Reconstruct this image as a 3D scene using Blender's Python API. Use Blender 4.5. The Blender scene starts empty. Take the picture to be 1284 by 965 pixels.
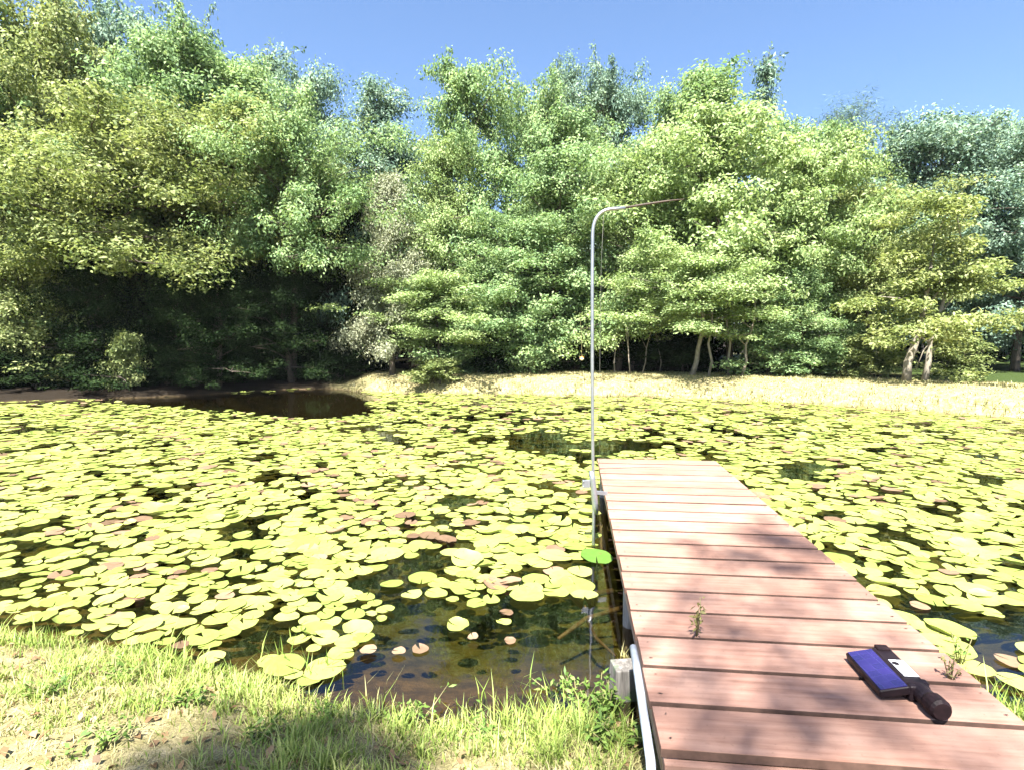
import bpy, bmesh, math, random
import numpy as np
from mathutils import Vector, noise as mnoise

R_ = math.radians
HAZE = .00018
sc = bpy.context.scene
col = sc.collection
rng = np.random.default_rng(7)
random.seed(7)

# ------------------------------------------------------------------ camera
F_PX, W_PX, H_PX, HOR = 715.0, 1284.0, 965.0, 425.0
CAM_Z = 1.90
PITCH = math.atan((H_PX / 2 - HOR) / F_PX)
cam_d = bpy.data.cameras.new('camera')
cam = bpy.data.objects.new('camera', cam_d)
col.objects.link(cam)
cam.location = (0, 0, CAM_Z)
cam.rotation_euler = (math.pi / 2 - PITCH, 0, 0)
cam_d.sensor_width = 36.0
cam_d.lens = 36.0 * F_PX / W_PX
cam_d.clip_start = 0.05
cam_d.clip_end = 2000
sc.camera = cam


def ray(px, py):
    xc, yc = (px - W_PX / 2) / F_PX, (H_PX / 2 - py) / F_PX
    c, s = math.cos(PITCH), math.sin(PITCH)
    return Vector((xc, c + yc * s, -s + yc * c))


def at_z(px, py, z):
    d = ray(px, py)
    t = (z - CAM_Z) / d.z
    return Vector((0, 0, CAM_Z)) + d * t


def at_y(px, py, y):
    d = ray(px, py)
    return Vector((0, 0, CAM_Z)) + d * (y / d.y)


# ------------------------------------------------------------------ tags
def tag(o, label=None, cat=None, group=None, kind=None):
    if label: o['label'] = label
    if cat: o['category'] = cat
    if group: o['group'] = group
    if kind: o['kind'] = kind
    return o


def empty(name, loc=(0, 0, 0), rz=0.0):
    o = bpy.data.objects.new(name, None)
    col.objects.link(o)
    o.location = loc
    o.rotation_euler = (0, 0, rz)
    o.empty_display_size = 0.1
    return o


def link(name, me, mat=None, parent=None):
    o = bpy.data.objects.new(name, me)
    col.objects.link(o)
    if mat is not None and len(me.materials) == 0:
        me.materials.append(mat)
    if parent: o.parent = parent
    return o


# ------------------------------------------------------------------ materials
def new_mat(name):
    m = bpy.data.materials.new(name)
    m.use_nodes = True
    nt = m.node_tree
    nt.nodes.clear()
    return m, nt


def N(nt, t, **kw):
    n = nt.nodes.new(t)
    for k, v in kw.items():
        if k in n.inputs.keys():
            n.inputs[k].default_value = v
        else:
            setattr(n, k, v)
    return n


def ramp(nt, fac, stops):
    n = nt.nodes.new('ShaderNodeValToRGB')
    e = n.color_ramp.elements
    while len(e) > 1: e.remove(e[-1])
    e[0].position = stops[0][0]; e[0].color = (*stops[0][1], 1)
    for p, c in stops[1:]:
        x = e.new(p); x.color = (*c, 1)
    nt.links.new(fac, n.inputs[0])
    return n.outputs[0]


def noise_tex(nt, scale, detail=4, rough=0.55, vec=None):
    n = N(nt, 'ShaderNodeTexNoise')
    n.inputs['Scale'].default_value = scale
    n.inputs['Detail'].default_value = detail
    n.inputs['Roughness'].default_value = rough
    if vec is not None: nt.links.new(vec, n.inputs['Vector'])
    return n.outputs['Fac']


def mixc(nt, fac, a, b, mode='MIX'):
    n = nt.nodes.new('ShaderNodeMix')
    n.data_type = 'RGBA'; n.blend_type = mode
    for sock, v in ((n.inputs[0], fac), (n.inputs[6], a), (n.inputs[7], b)):
        if hasattr(v, 'is_linked') or hasattr(v, 'links'):
            nt.links.new(v, sock)
        elif isinstance(v, (int, float)):
            sock.default_value = v
        else:
            sock.default_value = (*v, 1)
    return n.outputs[2]


def out(nt, shader):
    o = nt.nodes.new('ShaderNodeOutputMaterial')
    nt.links.new(shader, o.inputs['Surface'])


def leaf_mat(name, dark, mid, light, transl=0.35, rough=0.55, spec=0.22, clump=0.7):
    m, nt = new_mat(name)
    geo = N(nt, 'ShaderNodeNewGeometry')
    tc = N(nt, 'ShaderNodeTexCoord')
    oi = N(nt, 'ShaderNodeObjectInfo')
    nz = noise_tex(nt, clump, 2, 0.5, tc.outputs['Object'])
    a = N(nt, 'ShaderNodeMath', operation='MULTIPLY_ADD')
    nt.links.new(geo.outputs['Random Per Island'], a.inputs[0])
    a.inputs[1].default_value = 0.55
    b = N(nt, 'ShaderNodeMath', operation='MULTIPLY_ADD')
    nt.links.new(nz, b.inputs[0]); b.inputs[1].default_value = 0.9; b.inputs[2].default_value = -0.22
    nt.links.new(b.outputs[0], a.inputs[2])
    c = ramp(nt, a.outputs[0], [(0.1, dark), (0.5, mid), (0.95, light)])
    p = N(nt, 'ShaderNodeBsdfPrincipled')
    nt.links.new(c, p.inputs['Base Color'])
    p.inputs['Roughness'].default_value = rough
    p.inputs['Specular IOR Level'].default_value = spec
    t = N(nt, 'ShaderNodeBsdfTranslucent')
    tcol = mixc(nt, 1.0, c, (1.0, 1.0, 0.70), 'MULTIPLY')
    nt.links.new(tcol, t.inputs['Color'])
    mx = N(nt, 'ShaderNodeMixShader'); mx.inputs[0].default_value = transl
    nt.links.new(p.outputs[0], mx.inputs[1]); nt.links.new(t.outputs[0], mx.inputs[2])
    out(nt, mx.outputs[0])
    return m


def simple_mat(name, c1, c2, scale=8, rough=0.7, metal=0.0, spec=0.4, bump=0.0, stretch=None):
    m, nt = new_mat(name)
    tc = N(nt, 'ShaderNodeTexCoord')
    vec = tc.outputs['Object']
    if stretch:
        mp = N(nt, 'ShaderNodeMapping'); mp.inputs['Scale'].default_value = stretch
        nt.links.new(vec, mp.inputs['Vector']); vec = mp.outputs[0]
    nz = noise_tex(nt, scale, 5, 0.6, vec)
    c = ramp(nt, nz, [(0.3, c1), (0.7, c2)])
    p = N(nt, 'ShaderNodeBsdfPrincipled')
    nt.links.new(c, p.inputs['Base Color'])
    p.inputs['Roughness'].default_value = rough
    p.inputs['Metallic'].default_value = metal
    p.inputs['Specular IOR Level'].default_value = spec
    if bump:
        bp = N(nt, 'ShaderNodeBump'); bp.inputs['Strength'].default_value = bump; bp.inputs['Distance'].default_value = 0.01
        nt.links.new(nz, bp.inputs['Height']); nt.links.new(bp.outputs[0], p.inputs['Normal'])
    out(nt, p.outputs[0])
    return m


M = {}
M['leaf_olive'] = leaf_mat('olive foliage', (.060, .095, .028), (.215, .265, .095), (.42, .45, .21), 0.42)
M['leaf_yellow'] = leaf_mat('yellow green foliage', (.090, .150, .048), (.270, .370, .150), (.48, .55, .29), 0.43)
M['leaf_green'] = leaf_mat('mid green foliage', (.055, .115, .042), (.205, .315, .140), (.39, .48, .24), 0.43)
M['leaf_haze'] = leaf_mat('foliage with haze blue tint', (.055, .110, .090), (.170, .265, .200), (.34, .43, .31), 0.38)  # bluish tint paints the haze over the back trees into their leaves
M['leaf_pine'] = leaf_mat('pine needles', (.035, .075, .062), (.095, .160, .125), (.19, .26, .19), 0.25)
M['leaf_grey'] = leaf_mat('greyish mossy foliage', (.12, .14, .09), (.25, .275, .18), (.41, .42, .30), 0.38)
M['leaf_shade'] = leaf_mat('foliage coloured as deep shade', (.006, .014, .005), (.014, .028, .010), (.034, .055, .018), 0.2, .8, .04)  # near-black tone paints the deep shade under the trees into the leaves
M['bark'] = simple_mat('grey brown bark', (.04, .03, .024), (.11, .09, .07), 9, 0.9, stretch=(3, 3, .6), bump=.6)
M['bark_pale'] = simple_mat('pale grey bark', (.14, .12, .09), (.30, .27, .22), 7, 0.9, stretch=(2, 2, .7), bump=.5)
M['stem'] = simple_mat('dry stem', (.12, .11, .05), (.25, .22, .10), 9, 0.8)


# ------------------------------------------------------------------ geometry helpers
class MB:
    def __init__(s): s.v, s.f = [], []

    def add(s, vs, fs):
        n = len(s.v); s.v += [tuple(x) for x in vs]; s.f += [tuple(i + n for i in f) for f in fs]

    def tube(s, pts, rad, n=8, cap=True):
        pts = [Vector(p) for p in pts]
        vs, fs = [], []
        ref = None
        for i, p in enumerate(pts):
            d = (pts[min(i + 1, len(pts) - 1)] - pts[max(i - 1, 0)]).normalized()
            if ref is None:
                ref = d.orthogonal().normalized()
            else:
                ref = (ref - d * ref.dot(d)).normalized()
            b = d.cross(ref)
            r = rad[i] if hasattr(rad, '__len__') else rad
            for k in range(n):
                a = 2 * math.pi * k / n
                vs.append(p + (ref * math.cos(a) + b * math.sin(a)) * r)
        for i in range(len(pts) - 1):
            for k in range(n):
                k2 = (k + 1) % n
                fs.append((i * n + k, i * n + k2, (i + 1) * n + k2, (i + 1) * n + k))
        if cap:
            fs.append(tuple(range(n))[::-1]); fs.append(tuple((len(pts) - 1) * n + k for k in range(n)))
        s.add(vs, fs)
        return s

    def box(s, c, ax, ay, az, hx, hy, hz):
        c, ax, ay, az = Vector(c), Vector(ax).normalized(), Vector(ay).normalized(), Vector(az).normalized()
        vs = [c + ax * hx * i + ay * hy * j + az * hz * k for k in (-1, 1) for j in (-1, 1) for i in (-1, 1)]
        s.add(vs, [(0, 2, 3, 1), (4, 5, 7, 6), (0, 1, 5, 4), (2, 6, 7, 3), (0, 4, 6, 2), (1, 3, 7, 5)])
        return s

    def mesh(s, name, smooth=False, bevel=0.0, seg=2):
        me = bpy.data.meshes.new(name)
        me.from_pydata(s.v, [], s.f)
        bm = bmesh.new(); bm.from_mesh(me)
        bmesh.ops.recalc_face_normals(bm, faces=bm.faces)
        if bevel:
            bmesh.ops.bevel(bm, geom=list(bm.edges), offset=bevel, segments=seg, affect='EDGES', profile=0.6)
        bm.to_mesh(me); bm.free()
        if smooth:
            me.polygons.foreach_set('use_smooth', [True] * len(me.polygons))
        return me


def np_mesh(name, verts, loops, sizes, smooth=False):
    me = bpy.data.meshes.new(name)
    verts = np.asarray(verts, dtype=np.float32).reshape(-1, 3)
    loops = np.asarray(loops, dtype=np.int32).ravel()
    sizes = np.asarray(sizes, dtype=np.int32).ravel()
    me.vertices.add(len(verts)); me.vertices.foreach_set('co', verts.ravel())
    me.loops.add(len(loops)); me.loops.foreach_set('vertex_index', loops)
    me.polygons.add(len(sizes))
    st = np.concatenate([[0], np.cumsum(sizes)[:-1]]).astype(np.int32)
    me.polygons.foreach_set('loop_start', st)
    if smooth: me.polygons.foreach_set('use_smooth', np.ones(len(sizes), dtype=bool))
    me.update(calc_edges=True)
    return me


def unit(a):
    return a / np.maximum(np.linalg.norm(a, axis=1, keepdims=True), 1e-9)


def leaves_mesh(name, pos, nrm, length, width, g, droop=0.0):
    """pos (n,3): leaf bases; nrm: rough face normals; folded rhombus leaves."""
    n = len(pos)
    nrm = unit(nrm)
    d = g.normal(size=(n, 3)); d[:, 2] -= droop
    d = unit(d - nrm * np.sum(d * nrm, axis=1, keepdims=True))
    s = np.cross(nrm, d)
    L = (length * g.uniform(.5, 1.5, n))[:, None]
    Wd = (width * g.uniform(.7, 1.2, n))[:, None]
    fold = nrm * Wd * .22
    v = np.stack([pos, pos + d * L * .5 + s * Wd * .5 + fold, pos + d * L - fold * .6, pos + d * L * .5 - s * Wd * .5 + fold], axis=1)
    return np_mesh(name, v, np.arange(4 * n), np.full(n, 4))


# ------------------------------------------------------------------ tree generator
def gen_tree(kind, seed, H, R, base, prof, limbs, leaves, leaf=(.15, .085), clump=.62, rise=(8, 55), droop=.0,
             trunk_r=.16, sub=4, flat=.55, inner=.25, stems=1, lean=.25, whips=34, whip_len=1.0):
    g = np.random.default_rng(seed)
    tb = MB()
    centers, rads = [], []
    axes = []
    for k in range(stems):
        off = np.array([0, 0, 0.]) if k == 0 else np.append(g.uniform(-.28, .28, 2), 0)
        tip = np.append(g.uniform(-lean, lean, 2) * R, H * .93)
        bend = np.append(g.normal(0, .10, 2) * R, 0)
        pts = []
        for t in np.linspace(0, 1, 9):
            pts.append(off + (tip - off) * t + bend * math.sin(math.pi * t) + np.append(g.normal(0, .03, 2), 0))
        pts[0][2] = -.5
        axes.append(np.array(pts))
        r0 = trunk_r * (1 if stems == 1 else .62)
        rr = [r0 * (1.35 if i == 0 else (1 - t) ** .75 + .06) for i, t in enumerate(np.linspace(0, 1, 9))]
        tb.tube(pts, rr, 9)
    ga = g.uniform(0, 6.28)
    for i in range(limbs):
        t = (i + g.uniform(0, 1)) / limbs
        z = H * (base + (.96 - base) * t)
        ax = axes[i % stems]
        p0 = np.array([np.interp(z, ax[:, 2], ax[:, 0]), np.interp(z, ax[:, 2], ax[:, 1]), z])
        a = ga + i * 2.39996 + g.normal(0, .25)
        L = R * prof(t) * g.uniform(.62, 1.18)
        el = R_(rise[0] + (rise[1] - rise[0]) * t + g.normal(0, 7))
        d = np.array([math.cos(a) * math.cos(el), math.sin(a) * math.cos(el), math.sin(el)])
        pts = []
        for q in np.linspace(0, 1, 6):
            p = p0 + d * L * q
            p[2] -= droop * L * q * q
            p += g.normal(0, .035, 3) * L * q
            pts.append(p)
        pts = np.array(pts)
        lr = max(.012, trunk_r * .36 * (1 - .55 * t))
        tb.tube(pts, [lr * (1 - .85 * q) for q in np.linspace(0, 1, 6)], 5)
        for s in range(sub + 1):
            q = g.uniform(.30, .92) if s else 1.0
            c = np.array([np.interp(q, np.linspace(0, 1, 6), pts[:, j]) for j in range(3)])
            side = np.append(g.normal(0, 1, 2), g.normal(.1, .35)) * L * .20 * (.4 + q * .6)
            e = c + side
            e[2] = max(e[2], .25)
            if s: tb.tube([c, (c + e) / 2 + g.normal(0, .03, 3), e], [lr * .42, lr * .26, lr * .1], 4, cap=False)
            centers.append(e); rads.append(clump * g.uniform(.6, 1.25))
    for ax in axes:
        centers.append(ax[-1]); rads.append(clump * .7)
        centers.append(ax[-2]); rads.append(clump * .8)
    centers = np.array(centers); rads = np.array(rads)
    if whips:
        hi = np.nonzero(centers[:, 2] > H * .45)[0]
        for _ in range(whips):
            c = centers[g.choice(hi)]
            dv = np.append(g.normal(0, .45, 2), g.uniform(.35, 1.0)) * g.uniform(.5, 1.25) * whip_len
            tb.tube([c, c + dv * .5 + g.normal(0, .04, 3), c + dv], [.016, .011, .004], 4, cap=False)
            for q in (.35, .6, .8, 1.0):
                centers = np.vstack([centers, c + dv * q]); rads = np.append(rads, clump * g.uniform(.22, .42) * (1.15 - .4 * q))
    w = rads ** 2; w /= w.sum()
    cnt = g.multinomial(leaves, w)
    idx = np.repeat(np.arange(len(centers)), cnt)
    o = g.normal(size=(leaves, 3))
    o = unit(o) * (g.uniform(0, 1, (leaves, 1)) ** .5)
    o *= np.array([.82, .82, flat])
    sd_ = unit(centers * np.array([1, 1, 0]) + g.normal(0, .6, centers.shape) + np.array([0, 0, .25]))   # each spray reaches outwards
    o += sd_[idx] * (np.sum(o * sd_[idx], axis=1, keepdims=True) * .95)
    # little twigs inside each clump pull the leaves into sprays
    o += g.normal(0, .15, (leaves, 3))
    pos = centers[idx] + o * rads[idx][:, None]
    pos[:, 2] -= droop * .5 * rads[idx] * (np.linalg.norm(o[:, :2], axis=1) ** 2)
    pos[:, 2] = np.maximum(pos[:, 2], .05)
    nrm = o * .75 + np.array([0, 0, .55]) + g.normal(0, .48, (leaves, 3))
    lm = leaves_mesh(kind + ' leaves', pos, nrm, leaf[0], leaf[1], g, droop=.5)
    tm = tb.mesh(kind + ' wood', smooth=True)
    return tm, lm


rounded = lambda t: max(.30, math.sqrt(max(0, 1 - (1.45 * t - .56) ** 2)))
skirted = lambda t: 1.0 - .72 * t ** 1.3
spire = lambda t: .95 - .8 * t
topped = lambda t: .55 + .65 * t - .75 * max(0, t - .7)
bushy = lambda t: max(.3, math.sqrt(max(0, 1 - t * t * .9)))

FORMS = {
    'broad': [gen_tree('broadleaf', 10 + i, 10, 3.4, .14, rounded, 36, 46000, (.14, .082), .66, (5, 62), .12, sub=5) for i in range(3)],
    'skirt': [gen_tree('skirted', 30 + i, 8, 3.4, .06, skirted, 38, 46000, (.13, .068), .60, (18, 62), .26, sub=6) for i in range(3)],
    'layer': [gen_tree('layered', 50 + i, 8, 3.4, .33, rounded, 28, 36000, (.135, .078), .66, (10, 48), .20, flat=.34, sub=6, trunk_r=.10) for i in range(2)],
    'raised': [gen_tree('raised crown', 60 + i, 9, 3.4, .46, rounded, 36, 46000, (.125, .068), .64, (2, 58), .14, sub=6, flat=.5) for i in range(2)],
    'narrow': [gen_tree('narrow', 70 + i, 12, 2.0, .22, rounded, 34, 26000, (.135, .08), .56, (25, 65), .05, sub=5, lean=.12) for i in range(2)],
    'sparse': [gen_tree('sparse', 90 + i, 12, 2.0, .30, spire, 26, 6000, (.17, .08), .42, (30, 70), .0, sub=3, trunk_r=.12, lean=.06) for i in range(1)],
    'pine': [gen_tree('pine', 110 + i, 12, 2.2, .45, topped, 24, 16000, (.22, .022), .55, (15, 50), .0, sub=4, lean=.08) for i in range(1)],
    'bush': [gen_tree('bush', 130 + i, 2.2, 1.25, .05, bushy, 22, 7000, (.13, .08), .36, (15, 70), .1, trunk_r=.05, stems=3, sub=3, whips=10, whip_len=.45) for i in range(3)],
}
FDIM = {'broad': (10, 3.4), 'skirt': (8, 3.4), 'layer': (8, 3.4), 'raised': (9, 3.4), 'narrow': (12, 2.0), 'sparse': (12, 2.0), 'pine': (12, 2.2), 'bush': (2.2, 1.25)}

# ------------------------------------------------------------------ pond shape & terrain
POND = np.array([(-3.3, 3.55), (-5.5, 3.9), (-9, 4.3), (-14, 5.5), (-19, 8), (-21, 12), (-19, 16), (-15.8, 17.2), (-13, 18.0), (-11.0, 19.0),
                 (-9.6, 20.6), (-8.2, 21.8), (-6.6, 21.6), (-5.6, 20.6), (-4, 20.2), (-2, 19.7), (0, 19.4), (3, 19.0), (6, 18.1), (8.5, 16.8),
                 (10.5, 15.2), (12.2, 13.6), (14.2, 11), (14.5, 8), (12, 5.2), (8, 3.8), (5, 3.2), (2.7, 2.75), (1.5, 2.7),
                 (.55, 2.72), (0, 2.70), (-.4, 2.68), (-.92, 2.82), (-1.6, 3.08), (-2.4, 3.34)])


def pond_sd(x, y):
    """signed distance to the pond outline, negative on the water"""
    x = np.asarray(x, float); y = np.asarray(y, float)
    best = np.full(x.shape, 1e9); inside = np.zeros(x.shape, bool)
    n = len(POND)
    for i in range(n):
        ax, ay = POND[i]; bx, by = POND[(i + 1) % n]
        dx, dy = bx - ax, by - ay
        t = np.clip(((x - ax) * dx + (y - ay) * dy) / (dx * dx + dy * dy), 0, 1)
        best = np.minimum(best, (x - ax - t * dx) ** 2 + (y - ay - t * dy) ** 2)
        c = ((ay > y) != (by > y)) & (x < (bx - ax) * (y - ay) / (by - ay + 1e-12) + ax)
        inside ^= c
    d = np.sqrt(best)
    return np.where(inside, -d, d)


def wob(x, y, f=1.0, ph=0.0):
    return (np.sin(x * 1.7 * f + 1.3 + ph) * np.cos(y * 1.9 * f - .6 + ph) + .5 * np.sin(x * 4.1 * f + y * 3.3 * f + ph) + .3 * np.cos(7.7 * f * x - 6.1 * f * y + ph)) / 1.8


def ground_h(x, y):
    x = np.asarray(x, float); y = np.asarray(y, float)
    d = pond_sd(x, y) + wob(x, y, .9) * .10
    far = np.clip((y - 7) / 5, 0, 1)
    crest = .26 + .34 * far - .26 * far * np.clip((-5.5 - x) / 3, 0, 1)
    ln = .75 - .1 * far
    up = crest * (1 - np.exp(-np.maximum(d, 0) / ln)) + .035 * wob(x, y, 1.6, 2) * np.clip(d, 0, 1)
    up += np.clip(d - 14, 0, 200) * .015 * far
    dn = -np.minimum(.75, .03 + np.maximum(-d, 0) * .30) + .03 * wob(x, y, 1.5, 1) * np.clip(-d, 0, 1)
    return np.where(d > 0, up, dn)


def warp(n, lo, hi, c0, c1, dens):
    a = np.linspace(c0, c1, n)
    left = c0 - np.geomspace(dens, c0 - lo, 38)[::-1]
    right = c1 + np.geomspace(dens, hi - c1, 38)
    return np.concatenate([left, a, right])


gx = warp(330, -420, 420, -22, 20, .2)
gy = warp(300, -300, 600, -2, 30, .2)
GX, GY = np.meshgrid(gx, gy)
GZ = ground_h(GX, GY)
nx, ny = len(gx), len(gy)
ii = (np.arange(ny - 1)[:, None] * nx + np.arange(nx - 1)[None, :]).ravel()
gl = np.stack([ii, ii + 1, ii + nx + 1, ii + nx], axis=1)
gm = np_mesh('ground', np.stack([GX, GY, GZ], -1), gl, np.full(len(ii), 4), smooth=True)
sd = pond_sd(GX, GY).ravel()
YY = GY.ravel(); XX = GX.ravel()
far_m = np.clip((YY - 7) / 4, 0, 1)


def sstep(a, b, x):
    t = np.clip((x - a) / (b - a), 0, 1)
    return t * t * (3 - 2 * t)


strip = np.where(XX > -6, 4.2 - 1.0 * sstep(2, -6, XX), .9)
dry = far_m * sstep(strip + .6, strip - .6, sd) * sstep(-7.5, -4.5, XX)
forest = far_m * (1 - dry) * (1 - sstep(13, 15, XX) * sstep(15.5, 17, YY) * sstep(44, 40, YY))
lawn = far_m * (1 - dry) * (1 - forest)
bed = sstep(.06, -.05, sd)
deep = sstep(-.35 + .3 * far_m, -1.3 + .9 * far_m, sd)
for nm, arr in (('dark_refl', sstep(15.5, 18, YY) * bed), ('deep', deep), ('dry', dry), ('forest', forest), ('lawn', lawn), ('bed', bed)):
    at = gm.attributes.new(nm, 'FLOAT', 'POINT')
    at.data.foreach_set('value', arr.astype(np.float32))

m, nt = new_mat('ground')
tc = N(nt, 'ShaderNodeTexCoord')


def attr(nm):
    a = N(nt, 'ShaderNodeAttribute'); a.attribute_name = nm
    return a.outputs['Fac']


n1 = noise_tex(nt, 1.9, 6, .6, tc.outputs['Object'])
n2 = noise_tex(nt, 38, 5, .7, tc.outputs['Object'])
n3 = noise_tex(nt, 7, 5, .65, tc.outputs['Object'])
base = ramp(nt, n3, [(.30, (.09, .085, .03)), (.42, (.24, .21, .10)), (.58, (.42, .36, .22)), (.75, (.54, .47, .33))])
n5 = noise_tex(nt, 150, 4, .75, tc.outputs['Object'])
base = mixc(nt, n2, base, (.16, .15, .06), 'MIX')
base = mixc(nt, ramp(nt, n5, [(.40, (.75, .75, .75)), (.56, (0, 0, 0))]), base, (.10, .075, .04))
dryc = ramp(nt, n3, [(.3, (.13, .12, .045)), (.55, (.25, .215, .11)), (.75, (.36, .31, .18))])
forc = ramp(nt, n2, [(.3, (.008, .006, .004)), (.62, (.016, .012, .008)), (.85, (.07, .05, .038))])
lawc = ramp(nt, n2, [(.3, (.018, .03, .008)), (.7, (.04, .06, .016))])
bedc = ramp(nt, n3, [(.25, (.036, .028, .012)), (.5, (.10, .072, .036)), (.75, (.20, .137, .08))])
c = mixc(nt, attr('dry'), base, dryc)
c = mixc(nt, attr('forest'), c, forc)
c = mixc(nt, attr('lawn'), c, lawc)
deepc = ramp(nt, n3, [(.3, (.030, .034, .010)), (.7, (.085, .085, .025))])
bedc = mixc(nt, attr('deep'), bedc, deepc)
bedc = mixc(nt, attr('dark_refl'), bedc, (.014, .012, .006))  # far bed blackened to paint in the inlet's dark reflection
c = mixc(nt, attr('bed'), c, bedc)
p = N(nt, 'ShaderNodeBsdfPrincipled'); p.inputs['Roughness'].default_value = .95; p.inputs['Specular IOR Level'].default_value = .1
nt.links.new(c, p.inputs['Base Color'])
bp = N(nt, 'ShaderNodeBump'); bp.inputs['Strength'].default_value = .8; bp.inputs['Distance'].default_value = .02
nt.links.new(n2, bp.inputs['Height']); nt.links.new(bp.outputs[0], p.inputs['Normal'])
out(nt, p.outputs[0])
go = link('ground', gm, m)
tag(go, 'grassy pond bank, pond bed and forest floor', 'ground', kind='structure')

# water
m, nt = new_mat('pond water')
tc = N(nt, 'ShaderNodeTexCoord')
nz = noise_tex(nt, 2.2, 3, .5, tc.outputs['Object'])
bp = N(nt, 'ShaderNodeBump'); bp.inputs['Strength'].default_value = .10; bp.inputs['Distance'].default_value = .03
nt.links.new(nz, bp.inputs['Height'])
fr = N(nt, 'ShaderNodeFresnel'); fr.inputs['IOR'].default_value = 1.7
nt.links.new(bp.outputs[0], fr.inputs['Normal'])
gs = N(nt, 'ShaderNodeBsdfGlossy'); gs.inputs['Roughness'].default_value = .03
nt.links.new(bp.outputs[0], gs.inputs['Normal'])
tr = N(nt, 'ShaderNodeBsdfTransparent'); tr.inputs['Color'].default_value = (.60, .55, .37, 1)
mx = N(nt, 'ShaderNodeMixShader')
nt.links.new(fr.outputs[0], mx.inputs[0]); nt.links.new(tr.outputs[0], mx.inputs[1]); nt.links.new(gs.outputs[0], mx.inputs[2])
out(nt, mx.outputs[0])
wb = MB(); wb.add([(-24, 1.9, 0), (17, 1.9, 0), (17, 24, 0), (-24, 24, 0)], [(0, 1, 2, 3)])
wo = link('water', wb.mesh('water'), m)
tag(wo, 'still dark pond water between the lily pads', 'water', kind='structure')


# ------------------------------------------------------------------ trees round the pond
tree_i = 0


def tree(px, Y, top, wpx, form, mat, label, name='tree', group='trees along the far bank', var=0, bark='bark', depth=1.0, zsink=.0, cat='tree'):
    global tree_i
    tree_i += 1
    tm, lm = FORMS[form][var % len(FORMS[form])]
    H0, R0 = FDIM[form]
    p = at_y(px, HOR, Y); zt = at_y(px, top, Y).z
    g0 = float(ground_h(p.x, p.y)) - zsink
    e = empty(name, (p.x, p.y, g0), random.uniform(0, 6.28))
    s = wpx / F_PX * Y / 2 / R0 * 1.18
    sz = (zt - g0) / H0 * .955
    for nm, me, mt in (('trunk', tm, M[bark]), ('crown', lm, M[mat])):
        if len(me.materials) == 0: me.materials.append(mt)
        o = bpy.data.objects.new(nm, me); col.objects.link(o)
        o.parent = e
        o.scale = (s, s * depth, sz)
        o.material_slots[0].link = 'OBJECT'; o.material_slots[0].material = mt
    tag(e, label, cat, group)
    return e


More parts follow.
